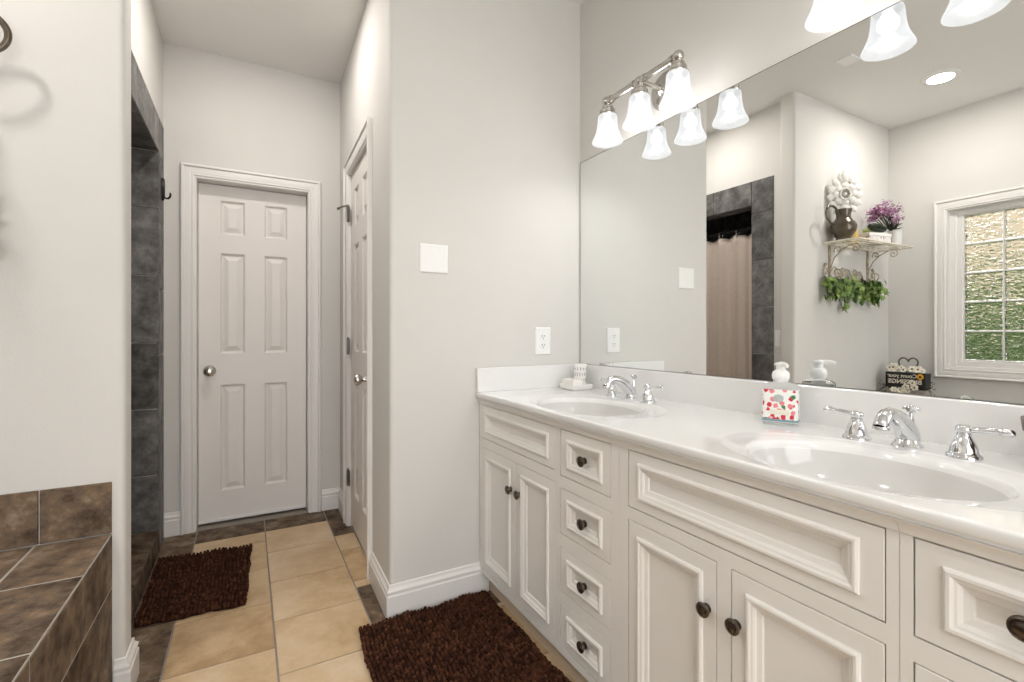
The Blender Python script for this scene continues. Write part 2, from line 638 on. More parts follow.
struct(mb.build('wall_hall_right', M['wall']), 'pale hall wall around the side door', 'wall')
# end wall with door 1
D1L, D1R, D1T = -.259, .342, 2.013
mb = MB()
mb.box((HL - .12, HB, -.06), (D1L, HB + .12, CZ))
mb.box((D1R, HB, -.06), (HR(HB), HB + .12, CZ))
mb.box((D1L, HB, D1T), (D1R, HB + .12, CZ))
mb.box((D1L - .05, HB + .121, -.06), (D1R + .05, HB + .15, D1T + .05))  # hidden panel added behind the slab, blocks world light at the door gaps
struct(mb.build('wall_hall_end', M['wall']), 'pale wall at the end of the hall around the white door', 'wall')
# hall left wall around the shower
S0, S1, ST = 2.23, 3.04, 2.062
mb = MB()
mb.box((HL - .11, JOG_Y, -.06), (HL, S0 - .008, CZ))
mb.box((HL - .11, S1 + .008, -.06), (HL, HB, CZ))
mb.box((HL - .11, S0 - .008, ST + .008), (HL, S1 + .008, CZ))
struct(mb.build('wall_hall_left', M['wall']), 'pale wall above and beside the tiled shower opening', 'wall')
# alcove wall between tub and shower
mb = MB()
mb.prism(round_poly([(WL - .1, NEAR_Y, 0), (END_X, NEAR_Y, 1), (END_X, JOG_Y, 1), (HL - .11, JOG_Y, 0), (HL - .11, JOG_Y + .1, 0), (WL - .1, JOG_Y + .1, 0)], .020), -.06, CZ)
struct(mb.build('wall_alcove', M['wall'], smooth=30), 'warm pale wall with rounded end carrying the iron shelf', 'wall')
# window wall
W0, W1, WZ0, WZ1 = .40, 1.433, .93, 1.965
mb = MB()
mb.box((WL - .1, REAR - .1, -.06), (WL, W0 - .07, CZ))
mb.box((WL - .1, W1 + .07, -.06), (WL, NEAR_Y, CZ))
mb.box((WL - .1, W0 - .07, -.06), (WL, W1 + .07, WZ0 - .085))
mb.box((WL - .1, W0 - .07, WZ1 + .055), (WL, W1 + .07, CZ))
struct(mb.build('wall_left', M['wall']), 'pale wall with the glass block window over the tub', 'wall')
# rear wall out of view; wide opening added so world light fills the room
mb = MB()
mb.box((WL - .1, REAR - .1, -.06), (-1.05, REAR, CZ))
mb.box((1.0, REAR - .1, -.06), (XW + .1, REAR, CZ))
mb.box((-1.05, REAR - .1, 2.60), (1.0, REAR, CZ))
struct(mb.build('wall_rear', M['wall']), 'pale rear wall with an opening added to let in fill light', 'wall')

# baseboards
def bb(name, path, flip):
    m_ = MB()
    molding(m_, path, BASE, flip)
    return struct(m_.build(name, M['trim'], smooth=40), 'white moulded baseboard', 'baseboard')
bb('baseboard_back', [(HR(2.238), 2.238), (XC + .0, YW), (.925, YW)], -1)
bb('baseboard_alcove', [(-.355, NEAR_Y), (END_X, NEAR_Y), (END_X, JOG_Y), (HL, JOG_Y), (HL, 2.055)], -1)
bb('baseboard_hall_end', [(-.405, HB), (-.325, HB)], -1)
bb('baseboard_hall_right', [(.415, HB), (HR(HB), HB), (HR(2.99), 2.99)], -1)

# tiled shower: surround on the hall face, reveals, curb
mb = MB()
TX = HL + .009
def vt(y0, y1, z0, z1):
    tile(mb, (TX, y0, z0), (0, 1, 0), (0, 0, 1), (1, 0, 0), y1 - y0, z1 - z0, gap=.002, th=.009)
zj = [0.0, .29, .632, .974, 1.312, 1.651, 1.996, 2.24]
for a, b in zip(zj[:-1], zj[1:]):
    vt(2.062, S0, a, b)
zj2 = [0.0, .31, .66, 1.01, 1.357, 1.707, 2.046, 2.24]
for a, b in zip(zj2[:-1], zj2[1:]):
    vt(S1, 3.195, a, b)
yj = [S0, 2.555, 2.895, S1]
for a, b in zip(yj[:-1], yj[1:]):
    vt(a, b, ST, 2.24)
# reveals (wall thickness .115) and header underside
def rv(y, n, z0, z1):
    tile(mb, (TX - .13, y, z0), (1, 0, 0), (0, 0, 1), n, .13, z1 - z0, gap=.002, th=.008)
zj3 = [.05, .395, .735, 1.076, 1.421, 1.766, 2.11]
for a, b in zip(zj3[:-1], zj3[1:]):
    if a < ST:
        rv(S1, (0, -1, 0), max(a, .11), min(b, ST))
        rv(S0, (0, 1, 0), max(a, .11), min(b, ST))
for a, b in zip(yj[:-1], yj[1:]):
    tile(mb, (TX - .13, a, ST), (1, 0, 0), (0, 1, 0), (0, 0, -1), .13, b - a, gap=.002, th=.008)
struct(mb.build('trim_1', M['slate_grey'], fixn=True), 'grey slate tile frame around the shower opening', 'tile trim')
mb = MB()
for a, b in zip([S0, 2.42, 2.75, S1][:-1], [2.42, 2.75, S1]):
    tile(mb, (TX - .13, a, .112), (1, 0, 0), (0, 1, 0), F, .132, b - a, gap=.002, th=.008)
    tile(mb, (TX + .002, a, 0), (0, 1, 0), (0, 0, 1), (1, 0, 0), b - a, .112, gap=.002, th=.01)
mb.mi = 1
mb.box((TX - .127, S0 + .002, -.003), (TX - .008, S1 - .002, .104))
struct(mb.build('trim_2', [M['slate'], M['grout_dark']]), 'brown slate curb across the foot of the shower opening', 'shower curb')
# shower stall interior
mb = MB()
SX0, SX1, SY0, SY1 = -1.40, HL - .11, 2.085, 3.235
def wallgrid(o, u, wid, n):
    nz_ = 8
    kx = max(1, round(wid / .335))
    for i in range(kx):
        for k in range(nz_):
            tile(mb, Vector(o) + Vector(u) * (i * wid / kx) + Vector((0, 0, k * .34)), u, (0, 0, 1), n, wid / kx, .34, gap=.002)
wallgrid((SX0, SY0, 0), (0, 1, 0), SY1 - SY0, (1, 0, 0))
wallgrid((SX0, SY0, 0), (1, 0, 0), SX1 - SX0, (0, 1, 0))
wallgrid((SX0, SY1, 0), (1, 0, 0), SX1 - SX0, (0, -1, 0))
mb.mi = 1
mb.box((SX0 - .05, SY0 - .02, 0.002), (SX0 - .009, SY1 + .03, CZ))
mb.box((SX0 - .02, SY0 - .016, 0.002), (SX1 - .002, SY0 - .009, CZ))
mb.box((SX0 - .02, SY1 + .009, 0.002), (SX1 - .002, SY1 + .02, CZ))
struct(mb.build('wall_shower', [M['slate_grey'], M['grout_dark']]), 'dark slate tiled walls inside the shower', 'shower wall')

# ------------------------------------------------------------------ tub deck
t = empty('tub_deck', (-.95, .9, 0))
tag(t, 'brown slate tiled tub deck below the warm wall with the iron shelf', 'tub deck')
DZ, DX = .517, -.359
mb = MB()
mb.box((WL + .001, REAR + .3, 0.0), (DX - .0014, NEAR_Y - .001, DZ - .0014))
mb.build('core', M['grout_pale'], t)
mb = MB()
xe = [DX, -.533, -.868, -1.203, WL + .001]
ye = [NEAR_Y - .006, 1.580, 1.247, .914, .581, .248, -.085, -.418, -.751, -1.084, -1.417]
for i in range(len(xe) - 1):
    off = 0 if i == 0 else .075
    for k in range(len(ye) - 1):
        y1_ = ye[k] + (off if k else 0)
        y0_ = ye[k + 1] + off
        tile(mb, (xe[i + 1], y0_, DZ), (1, 0, 0), (0, 1, 0), F, xe[i] - xe[i + 1], y1_ - y0_, gap=.0032)
mb.build('deck_tile', M['slate'], t)
mb = MB()
def at_(y0, y1, z0, z1):
    tile(mb, (DX, y0, z0), (0, 1, 0), (0, 0, 1), (1, 0, 0), y1 - y0, z1 - z0, gap=.0030)
up = [NEAR_Y - .004, 1.570, 1.235, .90, .565, .23, -.105, -.44, -.775, -1.11, -1.445]
lo = [NEAR_Y - .004, 1.727, 1.392, 1.057, .722, .387, .052, -.283, -.618, -.953, -1.288]
for a, b in zip(up[1:], up[:-1]): at_(a, b, .354, DZ - .003)
for a, b in zip(lo[1:], lo[:-1]): at_(a, b, .02, .354)
mb.build('apron_tile', M['slate'], t)
mb = MB()
for a, b in zip([DX, -.524, -.858, -1.192, WL + .002][1:], [DX, -.524, -.858, -1.192]):
    tile(mb, (a, NEAR_Y - .009, DZ + .001), (1, 0, 0), (0, 0, 1), (0, -1, 0), b - a, .158, gap=.002)
struct(mb.build('trim_3', M['slate']), 'row of brown slate tiles along the foot of the warm wall', 'tile trim')

# ------------------------------------------------------------------ doors
CASING = [(0, 0), (0, .019), (.004, .023), (.011, .023), (.015, .018), (.0165, .014), (.020, .015), (.030, .0155), (.042, .013), (.050, .009), (.052, .0125), (.059, .0125), (.0635, .007), (.070, .0065), (.072, 0)]


def make_door(name, loc, rz, wd, top, recess, knob_side, hinges, label, sweep):
    r = empty(name, loc, rz)
    struct(r, label, 'door')
    B = lambda m_, n_, mt, **k: m_.build(n_, mt, r, local=True, **k)
    # casing: a mitred moulding swept up, over and down
    m_ = MB()
    x0, x1, zt = -wd / 2 - .065, wd / 2 + .065, top + .065
    rings = []
    for d, h in CASING:
        rings.append([(x0 + d, -h, 0.0), (x0 + d, -h, zt - d), (x1 - d, -h, zt - d), (x1 - d, -h, 0.0)])
    m_.loops(rings, close=False, cap0=False, cap1=False)
    B(m_, 'casing', M['trim'], smooth=35)
    # jamb
    m_ = MB()
    hw = wd / 2
    m_.box((-hw, .0, 0), (-hw + .008, .115, top))
    m_.box((hw - .008, .0, 0), (hw, .115, top))
    m_.box((-hw, .0, top - .008), (hw, .115, top))
    B(m_, 'jamb', M['trim'], bevel=.001)
    # slab with six raised panels
    sx0, sx1 = -hw + .011, hw - .011
    sz0, sz1 = .016, top - .012
    m_ = MB()
    fn = lambda a, b, h: (a, recess - h, b)
    w3 = sx1 - sx0
    st, ms = w3 * .187, w3 * .178
    pw = (w3 - 2 * st - ms) / 2
    xb = [sx0, sx0 + st, sx0 + st + pw, sx0 + st + pw + ms, sx1 - st, sx1]
    k = top / 2.013
    pq = 1 + (recess - .012) / HB      # panel heights as measured on the face, carried back to the slab
    zb = [sz0] + [1.13 + (q * k - 1.13) * pq for q in (.208, .825, 1.005, 1.592, 1.700, 1.898)] + [sz1]
    for i in range(5):
        for j in range(7):
            a0, a1, b0, b1 = xb[i], xb[i + 1], zb[j], zb[j + 1]
            if i in (1, 3) and j in (1, 3, 5):
                rect_ring(fn, (a0, a1, b0, b1), [(0, 0), (.003, -.002), (.010, -.013), (.016, -.014), (.042, -.003), (.044, -.0025)], m_, cap=False)
            else:
                m_.add([fn(a0, b0, 0), fn(a1, b0, 0), fn(a1, b1, 0), fn(a0, b1, 0)], [(0, 1, 2, 3)])
    th = .035
    m_.add([fn(sx0, sz0, 0), fn(sx1, sz0, 0), fn(sx1, sz1, 0), fn(sx0, sz1, 0), fn(sx0, sz0, -th), fn(sx1, sz0, -th), fn(sx1, sz1, -th), fn(sx0, sz1, -th)],
           [(0, 1, 5, 4), (1, 2, 6, 5), (2, 3, 7, 6), (3, 0, 4, 7), (4, 5, 6, 7)])
    slab = B(m_, 'slab', M['door'])
    if sweep:
        m_ = MB()
        m_.box((sx0, recess - .012, .012), (sx1, recess, .030))
        B(m_, 'sweep', M['trim'], bevel=.003)
    # knob: rose, neck, ball
    kx = knob_side * (hw - .011 - .056)
    m_ = MB()
    m_.lathe([(.033, -.001), (.033, .004), (.028, .010), (.014, .014), (.011, .030), (.016, .036), (.026, .046), (.029, .056), (.025, .066), (.014, .071), (.006, .072)],
             24, (kx, recess, .903), '-y')
    B(m_, 'knob', M['nickel'], smooth=40)
    for hz in hinges:
        m_ = MB()
        hx = -knob_side * (hw - .010)
        m_.lathe([(.0075, -.046), (.0075, .046)], 12, (hx, -.006, hz))
        m_.lathe([(.004, .046), (.0055, .050), (.003, .056)], 10, (hx, -.006, hz))
        m_.box((hx - .022, -.002, hz - .044), (hx + .022, .002, hz + .044))
        if hz == hinges[0] and len(hinges) == 3:      # spring stop on the top hinge
            m_.tube([(hx, -.006, hz + .05), (hx - .02, -.035, hz + .045), (hx - .035, -.055, hz + .035)], .005, 8)
            m_.ball((hx - .035, -.055, hz + .035), .009)
        B(m_, 'hinge', M['hinge'], smooth=40)
    return r


make_door('door_1', ((D1L + D1R) / 2, HB, 0), 0, D1R - D1L, D1T, .078, -1, [],
          'white six-panel door closing the end of the hall', True)
a2 = math.atan2(-(3.245 - 1.894), -(.528 - .494))
make_door('door_2', (HR((D2A + D2B) / 2), (D2A + D2B) / 2, 0), a2, D2B - D2A, D2T, .012, 1, [1.817, 1.047, .285],
          'white six-panel side door seen edge-on with three hinges', False)

# ------------------------------------------------------------------ window
r = empty('window_1', (WL, (W0 + W1) / 2, WZ0))
struct(r, 'glass block window in a white moulded frame over the tub', 'window')
mb = MB()
ya, yb, za, zb_ = W0 - .072 - .075, W1 + .072 + .075, WZ0 - .09 - .038, WZ1 + .058 + .062
rings = []
for d, h in CASING:
    d *= 1.05
    rings.append([(WL + h, ya + d, za + d), (WL + h, yb - d, za + d), (WL + h, yb - d, zb_ - d), (WL + h, ya + d, zb_ - d)])
mb.loops(rings, cap0=False, cap1=False)
mb.build('casing', M['trim'], r, smooth=35)
mb = MB()
rings = []
for (d, x) in [(0, WL + .002), (0, WL - .028), (.030, WL - .030), (.034, WL - .04), (.062, WL - .042), (.066, WL - .055), (.066, WL - .10), (0, WL - .10)]:
    q0 = [W0 - .0688 + d, W1 + .0688 - d, WZ0 - .0838 + d * 1.2, WZ1 + .054 - d * .80]
    rings.append([(x, q0[0], q0[2]), (x, q0[1], q0[2]), (x, q0[1], q0[3]), (x, q0[0], q0[3])])
mb.loops(rings, cap0=False, cap1=False)
mb.build('frame', M['trim'], r, smooth=30)
NC, NR = 5, 5
cw, rh = (W1 - W0) / NC, (WZ1 - WZ0) / NR
mb = MB()
for i in range(NC + 1):
    y = W0 + i * cw
    mb.box((WL - .095, y - .0045, WZ0 - .004), (WL - .052, y + .0045, WZ1 + .004))
for k in range(NR + 1):
    z = WZ0 + k * rh
    mb.box((WL - .0945, W0, z - .0045), (WL - .0525, W1, z + .0045))
mb.build('mortar', M['trim'], r)
for i in range(NC):
    for k in range(NR):
        mb = MB()
        y0_, z0_ = W0 + i * cw + .005, WZ0 + k * rh + .005
        mb.box((WL - .094, y0_, z0_), (WL - .050, y0_ + cw - .010, z0_ + rh - .010))
        mb.build('glass_block', M['glassblock'], r, bevel=.007, seg=2)

# outdoors beyond the glass blocks
mb = MB()
mb.box((-14, -8, -.5), (WL - .25, 12, -.3))
tag(mb.build('lawn', M['lawn']), kind='structure')
mb = MB()
for i in range(7000):
    mb.tid = rnd.random()
    c = Vector((-3.3 + rnd.gauss(0, .14), rnd.uniform(-2.5, 5.5), rnd.uniform(-.3, 1.66) + .12 * math.sin(i)))
    R_ = Matrix.Rotation(rnd.uniform(0, 6.3), 3, 'Z') @ Matrix.Rotation(rnd.uniform(-1.4, 1.4), 3, 'Y') @ Matrix.Rotation(rnd.uniform(0, 6.3), 3, 'X')
    s_ = rnd.uniform(.05, .10)
    mb.add([c + R_ @ Vector(p) * s_ for p in [(-1, 0, 0), (-.3, .45, .08), (.5, .38, .05), (1.1, 0, -.1), (.5, -.38, .05), (-.3, -.45, .08)]], [(0, 1, 2, 3, 4, 5)])
mb.tid = .1
mb.box((-3.46, -2.5, -.3), (-3.36, 5.5, 1.5))
tag(mb.build('hedge', M['hedge'], fixn=False), 'green leafy hedge seen through the lower glass blocks', 'hedge', kind='stuff')
mb = MB()
mb.box((-6.4, -8, -.3), (-6.2, 12, 4.5))
struct(mb.build('wall_neighbour', M['stucco']), 'tan wall outdoors seen through the upper glass blocks', 'wall')

# ------------------------------------------------------------------ mirror
MY0, MY1, MZ0, MZ1 = .04, YW - .008, .979, 1.955
t = empty('wall_mirror', (XM, (MY0 + MY1) / 2, MZ0))
tag(t, 'large frameless wall mirror above the white vanity backsplash', 'mirror')
mb = MB()
mb.add([(XM, MY0, MZ0), (XM, MY1, MZ0), (XM, MY1, MZ1), (XM, MY0, MZ1)], [(0, 1, 2, 3)])
mb.build('glass', M['mirror'], t)
mb = MB()
fn = lambda a, b, h: (XM - h, a, b)
rect_ring(fn, (MY0 - .0015, MY1 + .0015, MZ0 - .0005, MZ1 + .0015), [(0, .0004), (0, -.0035), (.001, -.0036)], mb, cap=False)
mb.build('edge', M['mirror_edge'], t)

# ------------------------------------------------------------------ vanity cabinets
XF = .885          # face of the frames
CTZ = .871         # counter top
CBZ = .845
MOLD = [(0, 0), (.0007, .0042), (.0045, .0070), (.0090, .0070), (.0128, .0040), (.0165, .0030), (.0195, .0005), (.0215, -.0025), (.0270, -.0045), (.0305, -.0055), (.0325, -.0090), (.0340, -.0095)]
cf = lambda a, b, h: (XF - h, a, b)


def knob(root_, parent, y, z, name='knob'):
    m_ = MB()
    m_.lathe([(.0105, -.001), (.0105, .002), (.0075, .004), (.0068, .008), (.0085, .0105), (.0150, .0125), (.0165, .0155), (.0158, .0185), (.0130, .0200), (.0122, .0190), (.0100, .0190), (.0095, .0210), (.005, .0225), (.001, .0228)],
             20, (XF - 0.0, y, z), '-x')
    return m_.build(name, M['bronze'], parent, smooth=35)


def cabinet(y0, y1, label, openings, end_left=False):
    """openings: (kind, y0, y1, z0, z1, knob y, knob z)"""
    r_ = empty('vanity_cabinet', (1.15, (y0 + y1) / 2, 0))
    tag(r_, label, 'cabinet', 'built-in vanity cabinets')
    e = .0003
    m_ = MB()
    # face frame as a grid with holes, so the reveals around each front are real
    ys = sorted({y0 + e, y1 - e, *[o[1] for o in openings], *[o[2] for o in openings]})
    zs = sorted({.095, CBZ - .0005, *[o[3] for o in openings], *[o[4] for o in openings]})
    G = .0022
    solid = lambda yc, zc: not any(o[1] < yc < o[2] and o[3] < zc < o[4] for o in openings)
    for i in range(len(ys) - 1):
        for k in range(len(zs) - 1):
            if solid((ys[i] + ys[i + 1]) / 2, (zs[k] + zs[k + 1]) / 2):
                m_.add([(XF, ys[i], zs[k]), (XF, ys[i + 1], zs[k]), (XF, ys[i + 1], zs[k + 1]), (XF, ys[i], zs[k + 1])], [(0, 1, 2, 3)])
    for o in openings:   # returns of each opening
        q = [(o[1], o[3]), (o[2], o[3]), (o[2], o[4]), (o[1], o[4])]
        m_.loops([[(XF, a, b) for a, b in q], [(XF + .018, a, b) for a, b in q]], cap0=False, cap1=False)
    m_.build('face_frame', M['cab'], r_, fixn=True)
    m_ = MB()
    m_.box((XF + .019, y0 + e, .095), (XM - .012, y0 + .018, CBZ - .14))
    m_.box((XF + .019, y1 - .018, .095), (XM - .012, y1 - e, CBZ - .14))
    m_.box((XF + .019, y0 + .018, .095), (XM - .012, y1 - .018, .112))
    m_.box((XF, y0 + e, .0952), (XF + .019, y1 - e, .0955))
    m_.box((XF + .019, y0 + .018, .112), (XF + .0195, y1 - .018, CBZ - .16))
    m_.build('carcass', M['cab'], r_)
    m_ = MB()
    m_.box((XF + .046, y0 + e, 0.0), (XF + .060, y1 - e, .0945))
    m_.build('toe_kick', M['toe'], r_)
    m_ = MB()     # cove under the counter
    cv = [(XF + .001, CBZ - .0225), (XF - .004, CBZ - .0225), (XF - .005, CBZ - .018), (XF - .007, CBZ - .012), (XF - .013, CBZ - .004), (XF - .016, CBZ - .0008), (XF + .001, CBZ - .0008)]
    m_.loops([[(x, y0 + e, z) for x, z in cv], [(x, y1 - e, z) for x, z in cv]])
    m_.build('cove_moulding', M['cab'], r_, smooth=30)
    for kind, a0, a1, b0, b1, kys, kz in openings:
        m_ = MB()
        wide = a1 - a0 > .5
        sx_, sz_ = (.033, .033) if kind == 'door' else ((.035, .026) if wide else (.034, .027))
        rings = []
        for d, h in [(0, -.016), (0, -.001), (.0012, 0)]:
            rings.append([cf(a0 + G + d, b0 + G + d, h), cf(a1 - G - d, b0 + G + d, h), cf(a1 - G - d, b1 - G - d, h), cf(a0 + G + d, b1 - G - d, h)])
        for d, h in MOLD:
            p0, p1, q0, q1 = a0 + G + sx_ + d, a1 - G - sx_ - d, b0 + G + sz_ + d, b1 - G - sz_ - d
            rings.append([cf(p0, q0, h), cf(p1, q0, h), cf(p1, q1, h), cf(p0, q1, h)])
        m_.loops(rings)
        p = m_.build(kind, M['cab'], r_)
        if kind == 'false_front':
            tag(p, 'plain front panel without a knob')
        if kys is not None:
            knob(r_, p, kys, kz)
    return r_


ZD = [(.120, .262), (.297, .440), (.482, .630), (.668, .820)]
cabinet(1.292, YW - .003, 'off-white vanity cabinet against the pale wall, two narrow doors under the far sink', [
    ('false_front', 1.308, 1.868, .676, .820, None, None),
    ('door', 1.575, 1.868, .118, .640, 1.608, .528),
    ('door', 1.308, 1.567, .118, .640, 1.540, .528)])
cabinet(.997, 1.292, 'off-white vanity cabinet with a full stack of four small drawers', [
    ('drawer', 1.031, 1.277, z0, z1, 1.150, (z0 + z1) / 2) for z0, z1 in ZD])
cabinet(.358, .997, 'off-white vanity cabinet with a wide front and two doors under the nearer sink', [
    ('false_front', .376, .963, .668, .820, None, None),
    ('door', .688, .963, .118, .636, .713, .524),
    ('door', .376, .654, .118, .636, .640, .526)])
cabinet(.07, .358, 'off-white vanity drawer cabinet at the right edge of the photo', [
    ('drawer', .100, .341, z0, z1, .2185, (z0 + z1) / 2 + .006) for z0, z1 in ZD])

# ------------------------------------------------------------------ countertop with two moulded basins
t = empty('vanity_countertop', (1.14, .98, CBZ))
tag(t, 'long glossy white countertop with two oval moulded sinks and a backsplash', 'countertop')
CX0, CX1, CY0, CY1 = .874, 1.407, .055, YW - .002
SINKS = [1.365, .497]
mb = MB()
for sy_ in SINKS:
    ry = .330
    y0_, y1_ = sy_ - ry, sy_ + ry
    # perimeter points
    per = []
    NX, NY = 20, 28
    for i in range(NX): per.append((CX0 + (CX1 - CX0) * i / NX, y0_))
    for i in range(NY): per.append((CX1, y0_ + 2 * ry * i / NY))
    for i in range(NX): per.append((CX1 - (CX1 - CX0) * i / NX, y1_))
    for i in range(NY): per.append((CX0, y1_ - 2 * ry * i / NY))
    cx_ = 1.062
    def ell(px, py, c, a, b):
        # parameter angle kept, so rings never cross
        dx, dy = (px - 1.13) / .235, (py - sy_) / .32
        L = math.hypot(dx, dy)
        return (c + a * dx / L, sy_ + b * dy / L)
    rings = [[(x, y, CTZ) for x, y in per]]
    for c, a, b, z in [(1.088, .200, .302, 0), (1.087, .197, .297, -.0001), (1.086, .193, .291, -.0012), (1.085, .189, .285, -.0018), (1.066, .166, .224, -.0028), (1.0655, .1635, .219, -.0042), (1.065, .160, .2145, -.0115), (1.0645, .157, .211, -.019)]:
        rings.append([(*ell(x, y, c, a, b), CTZ + z) for x, y in per])
    mb.mi = 0
    mb.loops(rings, cap0=False, cap1=False)
    rings = [rings[-1]]
    for s_, z in [(.985, -.030), (.95, -.048), (.89, -.070), (.80, -.092), (.66, -.110), (.48, -.121), (.30, -.126), (.12, -.129)]:
        rings.append([(*ell(x, y, 1.0645 + .01 * (1 - s_), .157 * s_, .211 * s_), CTZ + z) for x, y in per])
    mb.mi = 1
    mb.loops(rings, cap0=False, cap1=True)
    mb.mi = 0
def topq(a, b): mb.add([(CX0, a, CTZ), (CX1, a, CTZ), (CX1, b, CTZ), (CX0, b, CTZ)], [(0, 1, 2, 3)])
topq(CY0, SINKS[1] - .33)
topq(SINKS[1] + .33, SINKS[0] - .33)
topq(SINKS[0] + .33, CY1)
# rounded front edge and underside
ed = [(CX0, CTZ), (CX0 - .005, CTZ - .0006), (CX0 - .0072, CTZ - .0022), (CX0 - .008, CTZ - .005), (CX0 - .008, CTZ - .016), (CX0 - .006, CTZ - .020), (CX0 - .003, CTZ - .022), (CX0 - .002, CBZ), (XF + .03, CBZ)]
mb.loops([[(x, CY0, z) for x, z in ed], [(x, CY1, z) for x, z in ed]], close=False, cap0=False, cap1=False)
mb.loops([[(CX0 - .008, CY0, CBZ), (CX1, CY0, CBZ)], [(CX0 - .004, CY0, CTZ), (CX1, CY0, CTZ)]], close=False, cap0=False, cap1=False)
o = mb.build('top', [M['counter'], M['basin']], t, smooth=50, fixn=False)
bm = bmesh.new(); bm.from_mesh(o.data)
bmesh.ops.remove_doubles(bm, verts=bm.verts, dist=.0002)
bmesh.ops.recalc_face_normals(bm, faces=bm.faces)
up_ = sum((f.normal.z * f.calc_area() for f in bm.faces if f.calc_center_median().z > CTZ - .001))
if up_ < 0: bmesh.ops.reverse_faces(bm, faces=bm.faces)
bm.to_mesh(o.data); bm.free()
mb = MB()
mb.box((CX1, CY0, CTZ - .02), (XM + .003, CY1, .977))
mb.build('backsplash', M['counter'], t, bevel=.004, seg=3)
mb = MB()
mb.box((CX0 - .006, YW - .022, CTZ - .001), (CX1 - .0005, YW - .001, .976))
mb.build('side_splash', M['counter'], t, bevel=.004, seg=3)
for sy_ in SINKS:
    mb = MB()
    mb.lathe([(.022, 0), (.022, .002), (.016, .003), (.014, .001), (.013, .004), (.004, .006)], 20, (1.072, sy_, CTZ - .1285))
    mb.build('drain', M['chrome'], t, smooth=35)


# ------------------------------------------------------------------ faucets
def faucet(y, label):
    x0 = 1.306
    r_ = empty('faucet', (x0, y, CTZ))
    tag(r_, label, 'faucet', 'chrome widespread faucets')
    B = lambda m_, n_, **k: m_.build(n_, M['chrome'], r_, local=True, smooth=45, **k)
    m_ = MB()
    m_.lathe([(.029, -.0008), (.030, .003), (.027, .008), (.0235, .011), (.0225, .016), (.020, .019)], 28)
    # swan body: thick at the base, sweeping forward and down
    pts = [(.008, 0, .014), (.004, 0, .026), (-.006, 0, .040), (-.021, 0, .054), (-.039, 0, .066), (-.058, 0, .0755), (-.077, 0, .0805), (-.095, 0, .0790), (-.109, 0, .070), (-.115, 0, .056)]
    m_.tube(pts, [.0230, .0232, .0222, .0203, .0182, .0163, .0148, .0142, .0146, .0152], 18)
    m_.lathe([(.0158, .050), (.0168, .054), (.0152, .058)], 18, (-.1155, 0, 0))
    B(m_, 'spout')
    m_ = MB()
    m_.tube([(.021, 0, .012), (.021, 0, .042), (.021, 0, .076)], [.0125, .009, .0035], 12)
    m_.lathe([(.0045, .074), (.009, .078), (.006, .082), (.0085, .087), (.0065, .092), (.002, .094)], 14, (.021, 0, 0))
    m_.tube([(.021, -.016, .085), (.021, -.010, .085), (.021, .010, .085), (.021, .016, .085)], [.0045, .003, .003, .0045], 8)
    m_.tube([(.005, 0, .085), (.011, 0, .085), (.031, 0, .085), (.037, 0, .085)], [.0045, .003, .003, .0045], 8)
    B(m_, 'lift_rod')
    for s_ in (1, -1):
        yy = s_ * .100
        m_ = MB()
        m_.lathe([(.029, -.0008), (.0295, .003), (.027, .0075), (.0245, .009), (.0235, .013), (.0225, .020), (.0190, .030), (.0145, .040), (.0120, .045), (.0125, .047), (.0125, .049), (.010, .051)], 28, (-.004, yy, 0))
        hb = B(m_, 'handle')
        m_ = MB()
        m_.lathe([(.009, .049), (.0145, .054), (.0155, .059), (.0135, .064), (.008, .067), (.002, .0675)], 20, (-.004, yy, 0))
        q = [(-.004, yy + s_ * d, .058 + dz) for d, dz in [(.008, 0), (.020, .001), (.034, .003), (.046, .004), (.052, .004), (.057, .004), (.065, .004), (.073, .003), (.077, .003)]]
        m_.tube(q, [.0075, .0062, .0066, .0068, .0056, .0084, .0092, .0076, .0035], 12)
        B(m_, 'lever').parent = hb
    return r_


faucet(1.412, 'chrome two-handle faucet behind the far sink, close to the white outlet')
faucet(.515, 'chrome two-handle faucet behind the nearer sink, right of the soap bottle')


